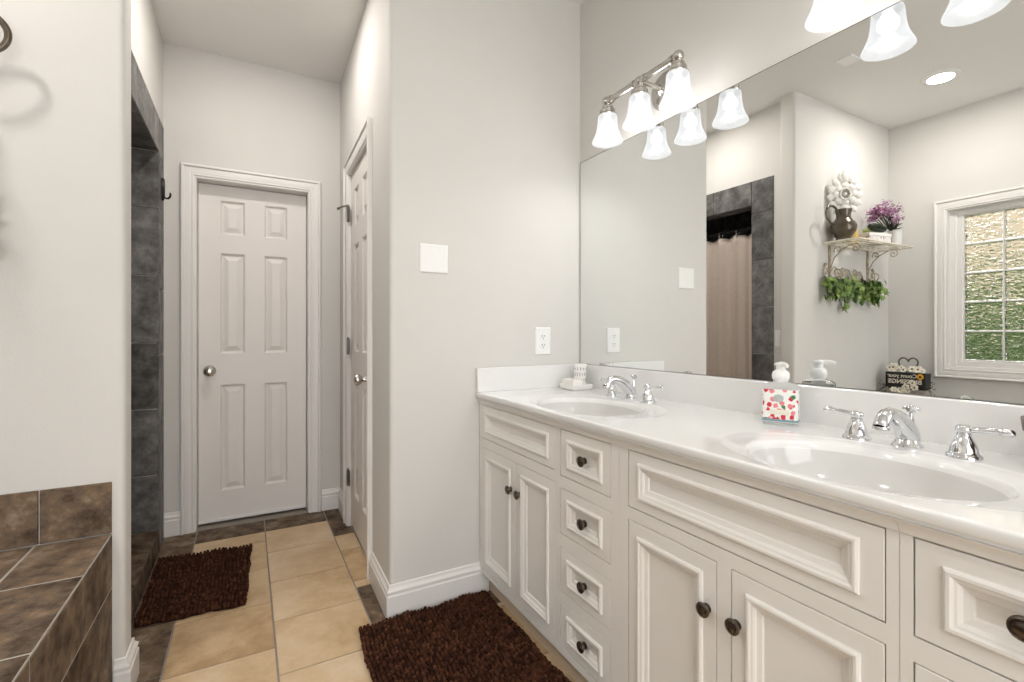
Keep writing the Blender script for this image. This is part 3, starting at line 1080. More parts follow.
# ------------------------------------------------------------------ vanity lights
def vanity_light(yc, label, dz=0.0):
    xb, zb2 = 1.288, 2.072 + dz
    r_ = empty('vanity_light', (XW, yc, zb2))
    tag(r_, label, 'wall light', 'three-shade vanity lights')
    B = lambda m_, n_, mt, p=r_, **k: m_.build(n_, mt, p, smooth=40, **k)
    m_ = MB()
    m_.lathe([(.074, -.002), (.074, .006), (.068, .012), (.060, .014), (.056, .020), (.040, .024), (.030, .026), (.020, .034), (.014, .040)], 32, (XW, yc, zb2), '-x')
    B(m_, 'backplate', M['nickel'])
    m_ = MB()
    m_.tube([(XW - .035, yc, zb2), (XW - .07, yc, zb2), (xb, yc, zb2)], [.012, .0095, .0095], 14)
    m_.ball((xb, yc, zb2), .018, 14, 10)
    B(m_, 'arm', M['nickel'])
    m_ = MB()
    m_.tube([(xb, yc - .185, zb2), (xb, yc + .185, zb2)], .0125, 16)
    for s_ in (-1, 1):
        m_.ball((xb, yc + s_ * .185, zb2), .020, 16, 10)
        m_.lathe([(.016, -.006), (.017, 0), (.016, .006)], 16, (xb, yc + s_ * .160, zb2), 'y')
        m_.lathe([(.015, -.004), (.016, 0), (.015, .004)], 16, (xb, yc + s_ * .028, zb2), 'y')
    B(m_, 'bar', M['nickel'])
    for s_ in (-1, 0, 1):
        y = yc + s_ * .182
        m_ = MB()
        m_.lathe([(.036, 2.012), (.037, 2.017), (.034, 2.020), (.031, 2.023), (.031, 2.036), (.027, 2.040), (.024, 2.041), (.024, 2.049), (.018, 2.054), (.012, 2.058), (.012, 2.070)], 24, (xb, y, dz))
        B(m_, 'socket', M['nickel'])
        m_ = MB()
        outer = [(.0335, 2.0175), (.0365, 2.0135), (.0385, 2.002), (.0395, 1.986), (.0412, 1.969), (.0445, 1.951), (.0500, 1.934), (.0565, 1.920), (.0608, 1.911), (.0622, 1.906), (.0612, 1.9055)]
        m_.lathe(outer, 36, (xb, y, dz), caps=False)
        sh = B(m_, 'shade', M['shade'])
        m_ = MB()
        m_.lathe([(.010, 2.018), (.013, 2.008), (.020, 1.994), (.026, 1.982), (.027, 1.972), (.024, 1.963), (.016, 1.956), (.007, 1.953), (.001, 1.952)], 20, (xb, y, dz))
        B(m_, 'bulb', M['bulb'], sh)
        lamp('bulb_light', 'POINT', (xb, y, 1.930 + dz), VANITY_W, (1, .99, .975), .02, r_)
    return r_


vanity_light(1.340, 'nickel three-shade wall light over the far half of the mirror, bar fully in view')
vanity_light(.478, 'nickel three-shade wall light cut off by the top of the photo', .014)


# ------------------------------------------------------------------ ceiling fittings
def can_light(x, y, label, power, spot=None):
    r_ = empty('recessed_light', (x, y, CZ))
    tag(r_, label, 'ceiling light', 'recessed ceiling lights')
    m_ = MB()
    m_.lathe([(.066, -.0075), (.094, -.006), (.099, -.002), (.099, .001), (.062, .001), (.062, -.006)], 36, (x, y, CZ), caps=False)
    m_.build('trim_ring', M['plastic'], r_, smooth=40)
    m_ = MB()
    m_.lathe([(.0635, -.004), (.050, -.0065), (.02, -.0075), (.001, -.008)], 36, (x, y, CZ), caps=False)
    m_.build('lens', M['canlens'], r_, smooth=60)
    lamp('can_beam', 'AREA', (x, y, CZ - .012), power, (1, .95, .90), .13, r_)
    return r_


can_light(-.955, 1.325, 'round recessed ceiling light near the tub, seen in the mirror', CAN_W)
can_light(.07, 2.42, 'round recessed ceiling light over the hall doors', CAN_W * .80)
can_light(.05, -.55, 'unseen round ceiling light added behind the camera as fill', CAN_W)  # fill lamp added out of view to brighten the room
mb = MB()
cy_ = 1.508
rect_ring(lambda a, b, h: (a, b, CZ - h), (-.245 - .055, -.245 + .055, cy_ - .045, cy_ + .045), [(0, -.0005), (0, .004), (.004, .007), (.02, .008)], mb)
tag(mb.build('ceiling_vent', M['plastic']), 'small flat white square vent cover on the ceiling, seen in the mirror', 'vent')

# ------------------------------------------------------------------ plates on the walls
def plate(name, label, cat, c, u, n, w_, h_):
    c, u, n = Vector(c), Vector(u), Vector(n)
    r_ = empty(name, c)
    tag(r_, label, cat)
    f_ = lambda a, b, h: c + u * a + Vector((0, 0, b)) + n * h
    m_ = MB()
    rect_ring(f_, (-w_ / 2, w_ / 2, -h_ / 2, h_ / 2), [(0, -.0005), (0, .003), (.003, .006), (.006, .0065)], m_)
    m_.build('plate', M['plastic'], r_)
    return r_, f_


def screw(r_, f_, a, b, m_=None):
    m_ = MB()
    ring = [[f_(a + rr * math.cos(2 * PI * i / 12), b + rr * math.sin(2 * PI * i / 12), h) for i in range(12)] for rr, h in [(.0036, .006), (.0034, .0072), (.0012, .0076)]]
    m_.loops(ring, cap0=False)
    m_.build('screw', M['plastic'], r_)


r_, f_ = plate('blank_plate', 'square white blank cover plate with four screws high on the pale wall', 'wall plate', (.677, YW, 1.435), (1, 0, 0), (0, -1, 0), .122, .118)
for a in (-.023, .023):
    for b in (-.042, .042):
        screw(r_, f_, a, b)
r_, f_ = plate('power_outlet', 'white power outlet on the pale wall just above the side splash', 'outlet', (1.2115, YW, 1.089), (1, 0, 0), (0, -1, 0), .084, .128)
for b in (.021, -.021):
    m_ = MB()
    pts = [(.0165 * math.cos(t_) if abs(math.sin(t_)) < .8 else .0165 * math.cos(t_), .0145 * max(-.85, min(.85, math.sin(t_) * 1.15))) for t_ in [2 * PI * i / 24 for i in range(24)]]
    m_.loops([[f_(p[0], b + p[1], h) for p in pts] for h in (.006, .0078)], cap0=False)
    soc = m_.build('receptacle', M['plastic'], r_)
    m_ = MB()
    for a, hh in ((-.0065, .0045), (.0065, .0038)):
        rect_ring(f_, (a - .0013, a + .0013, b + .003 - hh, b + .003 + hh), [(0, .0072), (0, .0081)], m_)
    rect_ring(f_, (-.0023, .0023, b - .0105, b - .006), [(0, .0072), (0, .0081)], m_)
    m_.build('slot', M['dark'], soc)
screw(r_, f_, 0, 0)
r_, f_ = plate('light_switch', 'narrow white switch plate beside the shower tile, seen in the mirror', 'switch', (HL, 2.018, 1.086), (0, 1, 0), (1, 0, 0), .070, .115)
m_ = MB()
rect_ring(f_, (-.006, .006, -.012, .012), [(0, .006), (.001, .009), (.002, .0092)], m_)
m_.build('toggle', M['plastic'], r_)

# ------------------------------------------------------------------ robe hook on the shower tile
hx, hy, hz = TX, 3.125, 1.89
r_ = empty('robe_hook', (hx, hy, hz))
tag(r_, 'black double robe hook on the shower tile by the end door', 'hook')
m_ = MB()
pl = []
for i in range(20):
    a_ = 2 * PI * i / 20
    pl.append((.020 * math.cos(a_) * (1 - .35 * abs(math.sin(a_))), .060 * math.sin(a_)))
m_.loops([[(hx + h, hy + p[0] * k, hz + p[1] * k) for p in pl] for k, h in ((1, -.0005), (1, .008), (.85, .013))])
m_.build('plate', M['black'], r_, smooth=40)
for s_ in (-1, 1):
    m_ = MB()
    m_.tube([(hx + .008, hy + s_ * .003, hz - .038), (hx + .018, hy + s_ * .006, hz - .047), (hx + .029, hy + s_ * .010, hz - .046), (hx + .036, hy + s_ * .013, hz - .036), (hx + .038, hy + s_ * .015, hz - .024)], [.0045, .0032, .0028, .0028, .0026], 10)
    m_.ball((hx + .038, hy + s_ * .015, hz - .021), .0042, 10, 7)
    m_.build('prong', M['black'], r_, smooth=50)

# ------------------------------------------------------------------ shower rod and curtain
xr, zr = -.535, 1.933
r_ = empty('curtain_rod', (xr, (SY0 + SY1) / 2, zr))
tag(r_, 'dark shower curtain rod across the tiled opening, seen in the mirror', 'rod')
m_ = MB()
m_.tube([(xr, SY0 + .002, zr), (xr, SY1 - .002, zr)], .0125, 14)
m_.build('tube', M['black'], r_, smooth=40)
for y, s_ in ((SY0, 'y'), (SY1, '-y')):
    m_ = MB()
    m_.lathe([(.032, -.004), (.032, .006), (.024, .012), (.016, .022)], 20, (xr, y, zr), s_)
    m_.build('flange', M['black'], r_, smooth=40)
r_ = empty('shower_curtain', (xr, 2.6, .06))
tag(r_, 'pale taupe shower curtain hanging in the tiled opening, seen in the mirror', 'curtain')
m_ = MB()
NYC, NZC = 240, 30
ys0, ys1 = 2.250, 2.790
fold = lambda u: math.sin(u * 2 * PI * 3.5 + .5 * math.sin(u * 11)) + .25 * math.sin(u * 2 * PI * 8 + 1)
vs_, fs_ = [], []
for k in range(NZC + 1):
    z = .06 + (1.893 - .06) * k / NZC
    top_ = k / NZC
    for i in range(NYC + 1):
        u_ = i / NYC
        amp = .024 - .008 * top_
        sag = -.016 * abs(math.sin(u_ * PI * 6)) ** 1.5 * top_ ** 8 * -1
        vs_.append((xr + amp * fold(u_), ys0 + (ys1 - ys0) * u_ + .006 * math.sin(u_ * 40 + 1), z - .016 * (1 - abs(math.cos((ys0 + (ys1 - ys0) * u_ - 2.287) / .154 * PI))) * top_ ** 10))
for k in range(NZC):
    for i in range(NYC):
        a_ = k * (NYC + 1) + i
        fs_.append((a_, a_ + 1, a_ + NYC + 2, a_ + NYC + 1))
m_.add(vs_, fs_)
cl = m_.build('cloth', M['curtain'], r_, smooth=180, fixn=False)
sl = cl.modifiers.new('thick', 'SOLIDIFY'); sl.thickness = .002
for i in range(4):
    y = 2.287 + .154 * i
    m_ = MB()
    m_.tube([(xr + .020 * math.cos(t_), y + .003 * math.sin(t_ * 2), zr - .014 + .032 * math.sin(t_)) for t_ in [2 * PI * k / 20 for k in range(21)]], .0026, 8)
    m_.ball((xr + .018, y, zr - .040), .008, 10, 7)
    m_.tube([(xr + .012, y, zr - .036), (xr + .006, y, zr - .050), (xr - .002, y, zr - .056)], .0026, 8)
    m_.build('ring', M['chrome'], r_, smooth=50)

# ------------------------------------------------------------------ chenille bath mats
def rug(corners, label, nu, nv, seed, along):
    """corners: near-left, near-right, far-right, far-left on the floor; rows of pile knots run along 'along' (0 = u, 1 = v)"""
    R_ = random.Random(seed)
    P = [Vector((x, y, 0)) for x, y in corners]
    c = sum(P, Vector()) / 4
    r_ = empty('bath_mat', (c.x, c.y, 0))
    tag(r_, label, 'bath mat', 'brown chenille bath mats')
    def at2(u, v):
        u_ = u + .006 * math.sin(v * 19 + seed)
        v_ = v + .009 * math.sin(u * 13 + seed * 2) + .004 * math.sin(u * 41)
        return P[0] * (1 - u_) * (1 - v_) + P[1] * u_ * (1 - v_) + P[2] * u_ * v_ + P[3] * (1 - u_) * v_
    m_ = MB()
    N = 24
    edge = [at2(i / N * .98 + .01, .01) for i in range(N)] + [at2(.99, i / N * .98 + .01) for i in range(N)] + [at2(.99 - i / N * .98, .99) for i in range(N)] + [at2(.01, .99 - i / N * .98) for i in range(N)]
    m_.prism([(p.x, p.y) for p in edge], .001, .012)
    m_.build('backing', M['rug_base'], r_)
    m_ = MB()
    eu, ev = (P[1] - P[0]).normalized(), (P[3] - P[0]).normalized()
    pu, pv = (P[1] - P[0]).length / nu, (P[3] - P[0]).length / nv
    for i in range(nu):
        for j in range(nv):
            u, v = (i + .5) / nu, (j + .5) / nv
            q = at2(u, v)
            band = .5 + .5 * mnoise.noise(Vector((q.x * 9, q.y * 9, seed)))
            m_.tid = min(1, max(0, R_.gauss(.25 + .5 * band, .16)))
            jx = Vector((R_.gauss(0, 1), R_.gauss(0, 1), 0)) * .0013
            zc = .014 + R_.gauss(0, .0012)
            if along: a, b = .50 * pu, .74 * pv
            else: a, b = .74 * pu, .50 * pv
            rr = Matrix.Rotation(math.atan2(ev.y, ev.x) - PI / 2 + R_.gauss(0, .2), 3, 'Z') @ Matrix.Rotation(R_.gauss(0, .35), 3, 'X') @ Matrix.Rotation(R_.gauss(0, .35), 3, 'Y')
            m_.ball(q + jx + Vector((0, 0, zc)), 1.0, 6, 4, (a, b, .0105), rr)
    m_.build('pile', M['rug'], r_, smooth=60, fixn=False)
    return r_


rug([(-.378, 2.285), (-.002, 2.262), (.024, 2.862), (-.385, 2.902)], 'dark brown shaggy bath mat in front of the shower curb', 26, 48, 3, 1)
rug([(.318, .93), (.900, .95), (.898, 1.862), (.364, 1.862)], 'dark brown shaggy bath mat beside the vanity cabinets', 38, 76, 8, 1)

# ------------------------------------------------------------------ things on the counter
# soap bottle
sx, sy = 1.330, .822
rz = math.radians(24)
r_ = empty('soap_dispenser', (sx, sy, CTZ), rz)
tag(r_, 'clear foaming soap bottle with floral label and white pump on the white counter', 'soap bottle')
B = lambda m_, n_, mt, p=r_, **k: m_.build(n_, mt, p, local=True, **k)
m_ = MB()
def rrect(hx_, hy_, z, r=.012, n=5):
    out = []
    for cx_, cy_, a0 in ((hx_ - r, hy_ - r, 0), (-hx_ + r, hy_ - r, PI / 2), (-hx_ + r, -hy_ + r, PI), (hx_ - r, -hy_ + r, 1.5 * PI)):
        for k in range(n + 1):
            a_ = a0 + PI / 2 * k / n
            out.append((cx_ + r * math.cos(a_), cy_ + r * math.sin(a_), z))
    return out
m_.loops([rrect(.024, .042, .0005), rrect(.027, .044, .005), rrect(.027, .044, .103), rrect(.026, .043, .109), rrect(.021, .036, .114), rrect(.018, .020, .117), rrect(.0170, .0170, .120)])
B(m_, 'bottle', M['clear'], smooth=50)
m_ = MB()
wrap = [i for i in range(24) if rrect(.0278, .0448, 0)[i][0] < .020]
m_.loops([[rrect(.0278, .0448, z)[i] for i in wrap] for z in (.012, .098)], close=False, cap0=False, cap1=False)
m_.mi = 1
m_.loops([[rrect(.0274, .0444, z)[i] for i in wrap] for z in (.012, .098)], close=False, cap0=False, cap1=False)
lb = B(m_, 'label', [M['floral'], M['plastic']], smooth=50)
m_ = MB()
m_.loops([rrect(.0281, .0451, .009), rrect(.0281, .0451, .015)], cap0=False, cap1=False)
B(m_, 'bottom_band', M['teal'], lb, smooth=50)
m_ = MB()
m_.loops([[(-(.0280 + h), .002 + rr * .013 * math.cos(a_), .074 + rr * .011 * math.sin(a_)) for a_ in [2 * PI * k / 24 for k in range(24)]] for rr, h in ((1, 0), (1, .0006), (.9, .001))], cap0=False)
B(m_, 'seal', M['sealgrey'], lb)
m_ = MB()
rect_ring(lambda a, b, h: (-.0280 - h, a, b), (-.024, .024, .028, .042), [(0, 0), (0, .0005), (.001, .0006)], m_, cap=False)
B(m_, 'name_strip', M['labelcream'], lb)
m_ = MB()
m_.lathe([(.0185, .118), (.0195, .123), (.0225, .128), (.0230, .138), (.021, .146), (.016, .150), (.0125, .152), (.0120, .162), (.0125, .166)], 24)
m_.X = Matrix.Translation((0, 0, .008)) @ Matrix.Rotation(math.radians(-60), 4, 'Z')
m_.lathe([(.0150, .156), (.016, .159), (.0155, .163), (.010, .165)], 20)
m_.tube([(0, 0, .160), (0, -.018, .161), (0, -.034, .160), (0, -.044, .157)], [.0075, .007, .006, .005], 12, flat=.7)
B(m_, 'pump', M['plastic'], smooth=45)

# white tray, soap block and printed tumbler in the far corner
tx, ty = 1.318, 1.775
r_ = empty('soap_tray', (tx, ty, CTZ))
tag(r_, 'white rectangular tray in the far corner of the counter', 'tray')
m_ = MB()
def rr2(hx_, hy_, z, r=.014):
    return [(tx + x, ty + y, z) for x, y, z in rrect(hx_, hy_, z, r)]
m_.loops([rr2(.050, .048, CTZ - .0005), rr2(.056, .053, CTZ + .004), rr2(.060, .057, CTZ + .022), rr2(.058, .055, CTZ + .024), rr2(.052, .049, CTZ + .014)])
m_.build('dish', M['ceramic'], r_, smooth=40)
m_ = MB()
rect_ring(lambda a, b, h: (tx + a, ty + b, CTZ + .014 + h), (-.048, .002, -.042, .042), [(.003, 0), (0, .004), (0, .026), (.004, .032), (.010, .0335)], m_)
tag(m_.build('soap_bar', M['soapbar'], smooth=35), 'white block of soap lying on the white tray in front of the tumbler', 'soap')
r_ = empty('tumbler', (tx + .030, ty + .010, CTZ + .0145))
tag(r_, 'white tumbler with grey printed marks standing on the white tray', 'tumbler')
m_ = MB()
m_.lathe([(.026, 0), (.0275, .002), (.0285, .030), (.0325, .096), (.0325, .098), (.0305, .098), (.027, .030), (.025, .006)], 28, (tx + .030, ty + .010, CTZ + .0145))
m_.build('cup', M['ceramic'], r_, smooth=40)
m_ = MB()
R2 = random.Random(4)
for row, z in enumerate((.026, .052, .078)):
    for k in range(16):
        a_ = 2 * PI * k / 16 + .1 * row
        z0_ = CTZ + .0145 + z
        rad = .0286 + .0036 * (z - .03) / .066 + .0009
        w_ = R2.uniform(.07, .15)
        hh = R2.choice((.004, .007, .009))
        for da in ((-w_ / 2, -w_ / 2 + .05), (w_ / 2 - .05, w_ / 2), (-w_ / 2, w_ / 2)):
            h0, h1 = (-hh, hh) if da[1] - da[0] < .06 else (R2.choice((-hh, -.001, hh - .002)),) * 2
            if h0 == h1: h1 = h0 + .002
            q = []
            for h_, aa in ((h0, da[0]), (h0, da[1]), (h1, da[1]), (h1, da[0])):
                rad_ = .0285 + .004 * max(0, (z + h_ - .030)) / .066 + .0006
                q.append((tx + .030 + rad_ * math.cos(a_ + aa), ty + .010 + rad_ * math.sin(a_ + aa), z0_ + h_))
            m_.add(q, [(0, 1, 2, 3)])
m_.build('print', M['mark'], r_, fixn=False)

# brown bowl at the right edge
bx, by = 1.325, .262
m_ = MB()
m_.lathe([(.034, CTZ - .0003), (.036, CTZ + .004), (.026, CTZ + .012), (.022, CTZ + .026), (.034, CTZ + .044), (.060, CTZ + .060), (.0715, CTZ + .072), (.0735, CTZ + .096), (.070, CTZ + .097), (.060, CTZ + .070), (.030, CTZ + .052)], 32, (bx, by, 0))
tag(m_.build('bowl', M['brown'], smooth=40), 'dark brown footed bowl cut off by the right edge of the photo', 'bowl')

# ------------------------------------------------------------------ iron shelf on the warm wall
SHX0, SHX1, SHY0, SHY1, SHZ = -1.405, -.655, 1.645, NEAR_Y, 1.757
r_ = empty('wall_shelf', (-1.05, NEAR_Y, 1.50))
tag(r_, 'cream wrought iron shelf with scroll brackets on the warm wall', 'shelf')
m_ = MB()
fr = .006
m_.tube([(SHX0, SHY1 - fr, SHZ - fr), (SHX0, SHY0, SHZ - fr), (SHX1, SHY0, SHZ - fr), (SHX1, SHY1 - fr, SHZ - fr), (SHX0, SHY1 - fr, SHZ - fr)], fr, 8)
for k in range(1, 6):
    y = SHY0 + (SHY1 - SHY0) * k / 6
    m_.box((SHX0, y - .0045, SHZ - .008), (SHX1, y + .0045, SHZ - .004))
for k in range(1, 10):
    x = SHX0 + (SHX1 - SHX0) * k / 10
    m_.box((x - .003, SHY0, SHZ - .0042), (x + .003, SHY1 - .002, SHZ - .0005))
m_.build('slatted_top', M['cream_iron'], r_, smooth=50)


def spiral(c, r0, turns, a0, n=28, r1=.004, s=1):
    return [(c[0] + (r0 + (r1 - r0) * i / n) * math.cos(a0 + s * turns * 2 * PI * i / n), c[1] + (r0 + (r1 - r0) * i / n) * math.sin(a0 + s * turns * 2 * PI * i / n)) for i in range(n + 1)]


for bx_ in (-.735, -1.255):
    m_ = MB()
    yw = NEAR_Y - .006
    m_.box((bx_ - .008, NEAR_Y - .012, 1.485), (bx_ + .008, NEAR_Y - .0005, SHZ - .012))
    m_.build('bracket_bar', M['iron_rust'], r_, bevel=.002)
    m_ = MB()
    # S scroll from the bar's foot up to the front of the shelf, in the y-z plane
    S = [(yw - .004, 1.545), (yw - .012, 1.60), (yw - .035, 1.655), (yw - .075, 1.695), (yw - .125, 1.722), (yw - .17, 1.730)]
    m_.tube([(bx_, y, z) for y, z in S], .004, 8)
    sp = spiral((yw - .165, 1.700), .030, 1.3, PI / 2, s=1)
    m_.tube([(bx_, y, z) for y, z in sp], .0036, 8)
    sp = spiral((yw - .055, 1.725 - .022), .026, 1.2, -.6, s=1)
    m_.tube([(bx_, y, z) for y, z in sp], .0034, 8)
    sp = spiral((yw - .045, 1.548), .045, 1.25, PI * .02, s=-1)
    m_.tube([(bx_, y, z) for y, z in sp], .0036, 8)
    m_.build('scroll', M['iron_rust'], r_, smooth=60)
# hanging rail with scrollwork
m_ = MB()
yr = NEAR_Y - .014
m_.tube([(-1.33, yr, 1.512), (-.66, yr, 1.512)], .005, 8)
for k, cx_ in enumerate([-.82, -.90, -.98, -1.06, -1.14]):
    s_ = 1 if k % 2 else -1
    m_.tube([(x, yr, z) for x, z in spiral((cx_, 1.556 + .012 * s_), .034, 1.2, -PI / 2 * s_, s=s_)], .0034, 8)
wv = [(-.745 - .5 * i / 40, yr, 1.56 + .034 * math.sin(i / 40 * PI * 6) - .02 * i / 40) for i in range(41)]
m_.tube(wv, .0036, 8)
for cx_, s_ in ((-.672, 1), (-1.312, -1)):
    m_.tube([(x, yr, z) for x, z in spiral((cx_, 1.552), .040, 1.3, -PI / 2, s=s_)], .0036, 8)
    m_.ball((cx_, yr, 1.604), .010, 8, 6)
    m_.ball((cx_ + .014 * s_, yr, 1.590), .008, 8, 6)
m_.build('scroll_rail', M['iron_rust'], r_, smooth=60)

# ivy hanging from the rail
m_ = MB()
R3 = random.Random(11)
LEAF = [(0, -.42), (.30, -.52), (.52, -.10), (.30, .06), (.42, .42), (.16, .34), (0, .85), (-.16, .34), (-.42, .42), (-.30, .06), (-.52, -.10), (-.30, -.52)]
def ivy_leaf(c, s_, rot):
    pts = [Vector((0, 0, .10))] + [Vector((x, y, -.06 * (abs(x) + abs(y)))) for x, y in LEAF]
    m_.add([Vector(c) + rot @ (p * s_) for p in pts], [(0, 1 + i, 1 + (i + 1) % 12) for i in range(12)])
strands = []
for k in range(17):
    x = -.615 - .735 * (k + .5) / 17
    ln = (.06 + .11 * abs(math.sin(k * 2.1 + .6))) * (1.15 if k in (0, 1, 5, 6, 15) else .95)
    strands.append((x, ln))
for x, ln in strands:
    for i in range(15):
        f = R3.random()
        m_.tid = R3.random()
        c = (x + R3.gauss(0, .022), yr - .022 - abs(R3.gauss(0, .024)), 1.512 - .012 - f * ln + R3.gauss(0, .010))
        face = Matrix.Rotation(R3.uniform(-.9, .9), 3, 'Z') @ Matrix.Rotation(PI / 2 + R3.uniform(-.7, .5), 3, 'X') @ Matrix.Rotation(PI + R3.uniform(-.9, .9), 3, 'Z')
        ivy_leaf(c, R3.uniform(.030, .052), face)
iv = empty('ivy_garland', (-.97, yr, 1.40))
tag(iv, 'green leafy ivy hanging along the bottom rail of the iron shelf', 'ivy')
m_.build('foliage', M['leaf'], iv, fixn=False)
m_ = MB()
m_.tube([(-.60 - .74 * i / 40, yr - .014 - .006 * math.sin(i * 1.3), 1.505 + .008 * math.sin(i * .9)) for i in range(41)], .0035, 7)
for x, ln in strands:
    m_.tube([(x, yr - .014, 1.505), (x + .008, yr - .03, 1.505 - ln * .5), (x - .004, yr - .034, 1.505 - ln)], [.0025, .002, .0012], 6)
m_.build('vine', M['stem'], iv)

# pitcher
px, py, pz = -.745, 1.780, SHZ
r_ = empty('pitcher', (px, py, pz))
tag(r_, 'dark pewter pitcher with a loop handle on the iron shelf', 'pitcher')
m_ = MB()
PR = [(.044, .0), (.046, .006), (.042, .014), (.040, .022), (.052, .036), (.066, .056), (.0735, .080), (.073, .100), (.064, .120), (.050, .136), (.042, .150), (.040, .166), (.043, .184), (.048, .200), (.0485, .203), (.045, .202), (.038, .182), (.036, .160), (.040, .140)]
PR = [(a_ * 1.07, b_ * 1.07) for a_, b_ in PR]
m_.lathe(PR, 32, (px, py, pz))
pb = m_.build('body', M['pewter'], r_, smooth=50)
# pull the rim opposite the handle into a spout
for v in pb.data.vertices:
    x_, y_, z_ = v.co
    if z_ > .150:
        k = max(0, -x_ / max(1e-6, math.hypot(x_, y_))) ** 6 * (z_ - .150) / .05
        v.co.x -= .032 * k
        v.co.z += .006 * k
m_ = MB()
hp = [(.040, .180), (.060, .206), (.085, .216), (.112, .208), (.128, .184), (.130, .156), (.120, .130), (.100, .112), (.078, .106), (.066, .110)]
def crv(pts, n=5):
    out = []
    for i in range(len(pts) - 1):
        p0, p1, p2, p3 = pts[max(i - 1, 0)], pts[i], pts[i + 1], pts[min(i + 2, len(pts) - 1)]
        for k in range(n):
            t_ = k / n
            out.append(tuple(.5 * (2 * b + (c - a) * t_ + (2 * a - 5 * b + 4 * c - d) * t_ ** 2 + (-a + 3 * b - 3 * c + d) * t_ ** 3) for a, b, c, d in zip(p0, p1, p2, p3)))
    return out + [tuple(pts[-1])]
hd = Vector((.96, .10, 0)).normalized()
m_.tube([(px + hd.x * d * 1.37, py + hd.y * d * 1.37, pz + z * 1.07) for d, z in crv(hp)], .0085, 10, flat=.8)
m_.build('handle', M['pewter'], r_, smooth=60)

# carved white ornament standing in the pitcher
ox, oy, oz = -.765, 1.785, pz + .160
r_ = empty('carved_ornament', (ox, oy, oz))
tag(r_, 'white carved flower-and-leaf ornament standing in the dark pitcher', 'ornament')
fdir = Vector((.72, -.69, 0)).normalized()     # faces out into the room
sdir = Vector((fdir.y * -1, fdir.x, 0))
basis = Matrix((sdir, Vector((0, 0, 1)), fdir)).transposed()
def O(a, b, h): return Vector((ox, oy, oz)) + basis @ Vector((a, b, h))
m_ = MB()
def petal(a, b, ang, ln, wd, h=.012, tip=.004):
    """a plump carved leaf from (a, b) outwards"""
    d = Vector((math.sin(ang), math.cos(ang)))
    n_ = Vector((d.y, -d.x))
    rings = []
    for k in range(9):
        t_ = k / 8
        ww = wd * (math.sin(PI * min(1, t_ * .93 + .07)) ** .85) * (1 + .16 * math.sin(t_ * 22))
        zc = h * math.sin(PI * (t_ * .8 + .15)) + tip * t_
        c = Vector((a, b)) + d * ln * t_
        rings.append([O(c.x + n_.x * ww * math.cos(q), c.y + n_.y * ww * math.cos(q), zc + (.004 + .22 * wd * (1 - t_)) * math.sin(q)) for q in [2 * PI * i / 10 for i in range(10)]])
    m_.loops(rings)
C = (.0, .165)
for k in range(8):
    a_ = 2 * PI * k / 8
    petal(C[0] + .026 * math.sin(a_), C[1] + .030 * math.cos(a_), a_, .060, .026, .016)
for s_ in (-1, 1):      # broad acanthus leaves: close into a point above, splay out at the sides, narrow to the rim
    for a0_, b, ang, ln, wd in [(.012, .245, .30, .075, .022), (.030, .215, .62, .075, .024), (.045, .185, 1.0, .072, .024), (.050, .150, 1.45, .062, .024), (.045, .115, 1.95, .060, .023), (.030, .085, 2.45, .060, .022), (.020, .060, 2.8, .050, .020)]:
        petal(s_ * a0_, b, s_ * ang, ln, wd, .010)
petal(0, .235, 0, .105, .026)
petal(0, .11, PI, .09, .030)
m_.loops([[O(rr * a, .165 + rr * (b - .165), h) for a, b in [(0, .32), (.05, .25), (.085, .18), (.07, .11), (.035, .05), (-.035, .05), (-.07, .11), (-.085, .18), (-.05, .25)]] for rr, h in ((.9, -.006), (.95, 0), (.8, .006))])
m_.tube([O(0, -.02, 0), O(0, .06, .0)], [.02, .024], 10)
m_.build('leaves', M['carved'], r_, smooth=60)
m_ = MB()
m_.tube([O(C[0] + .030 * math.sin(q), C[1] + .038 * math.cos(q), .024) for q in [2 * PI * i / 28 for i in range(29)]], .0055, 8)
m_.ball(O(C[0], C[1], .018), .011, 12, 8)
m_.build('rosette', M['carved'], r_, smooth=60)
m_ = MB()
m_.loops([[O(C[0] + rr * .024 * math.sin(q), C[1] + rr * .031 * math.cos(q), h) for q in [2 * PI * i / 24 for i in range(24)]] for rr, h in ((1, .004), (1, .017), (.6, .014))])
m_.build('recess', M['recess_grey'], r_)

# yellow candle, printed box, dark green bar, blush bundle
m_ = MB()
m_.lathe([(.032, 0), (.034, .003), (.033, .070), (.035, .078), (.034, .090), (.028, .095), (.006, .093), (.003, .105), (.001, .106)], 20, (-.905, 1.800, SHZ))
tag(m_.build('candle', M['yellow'], smooth=40), 'yellow candle between the pitcher and the printed box on the shelf', 'candle')
bxr = empty('printed_box', (-1.055, 1.735, SHZ), math.radians(12))
tag(bxr, 'small white box with grey and pink print on the iron shelf', 'box')
m_ = MB()
m_.box((-.105, -.045, 0), (.105, .045, .052))
m_.build('base', M['boxprint'], bxr, local=True, bevel=.003)
m_ = MB()
m_.box((-.108, -.048, .050), (.108, .048, .072))
m_.build('lid', M['pot'], bxr, local=True, bevel=.003)
m_ = MB()
gr = Matrix.Rotation(math.radians(12), 3, 'Z') @ Matrix.Rotation(-.17, 3, 'Y') @ Matrix.Rotation(-.5, 3, 'X')
m_.ball((-1.050, 1.712, SHZ + .112), 1, 20, 10, (.088, .033, .022), gr)
gb = m_.build('oval_bar', M['darkgreen'], smooth=60)
tag(gb, 'dark green oval bar leaning on top of the printed box', 'bar')
m_ = MB()
m_.ball((-1.085, 1.775, SHZ + .101), 1, 18, 9, (.080, .024, .028), Matrix.Rotation(.05, 3, 'Z'))
tag(m_.build('oval_bar', M['lightgreen'], smooth=60), 'pale green oval bar behind the dark green one on the printed box', 'bar')

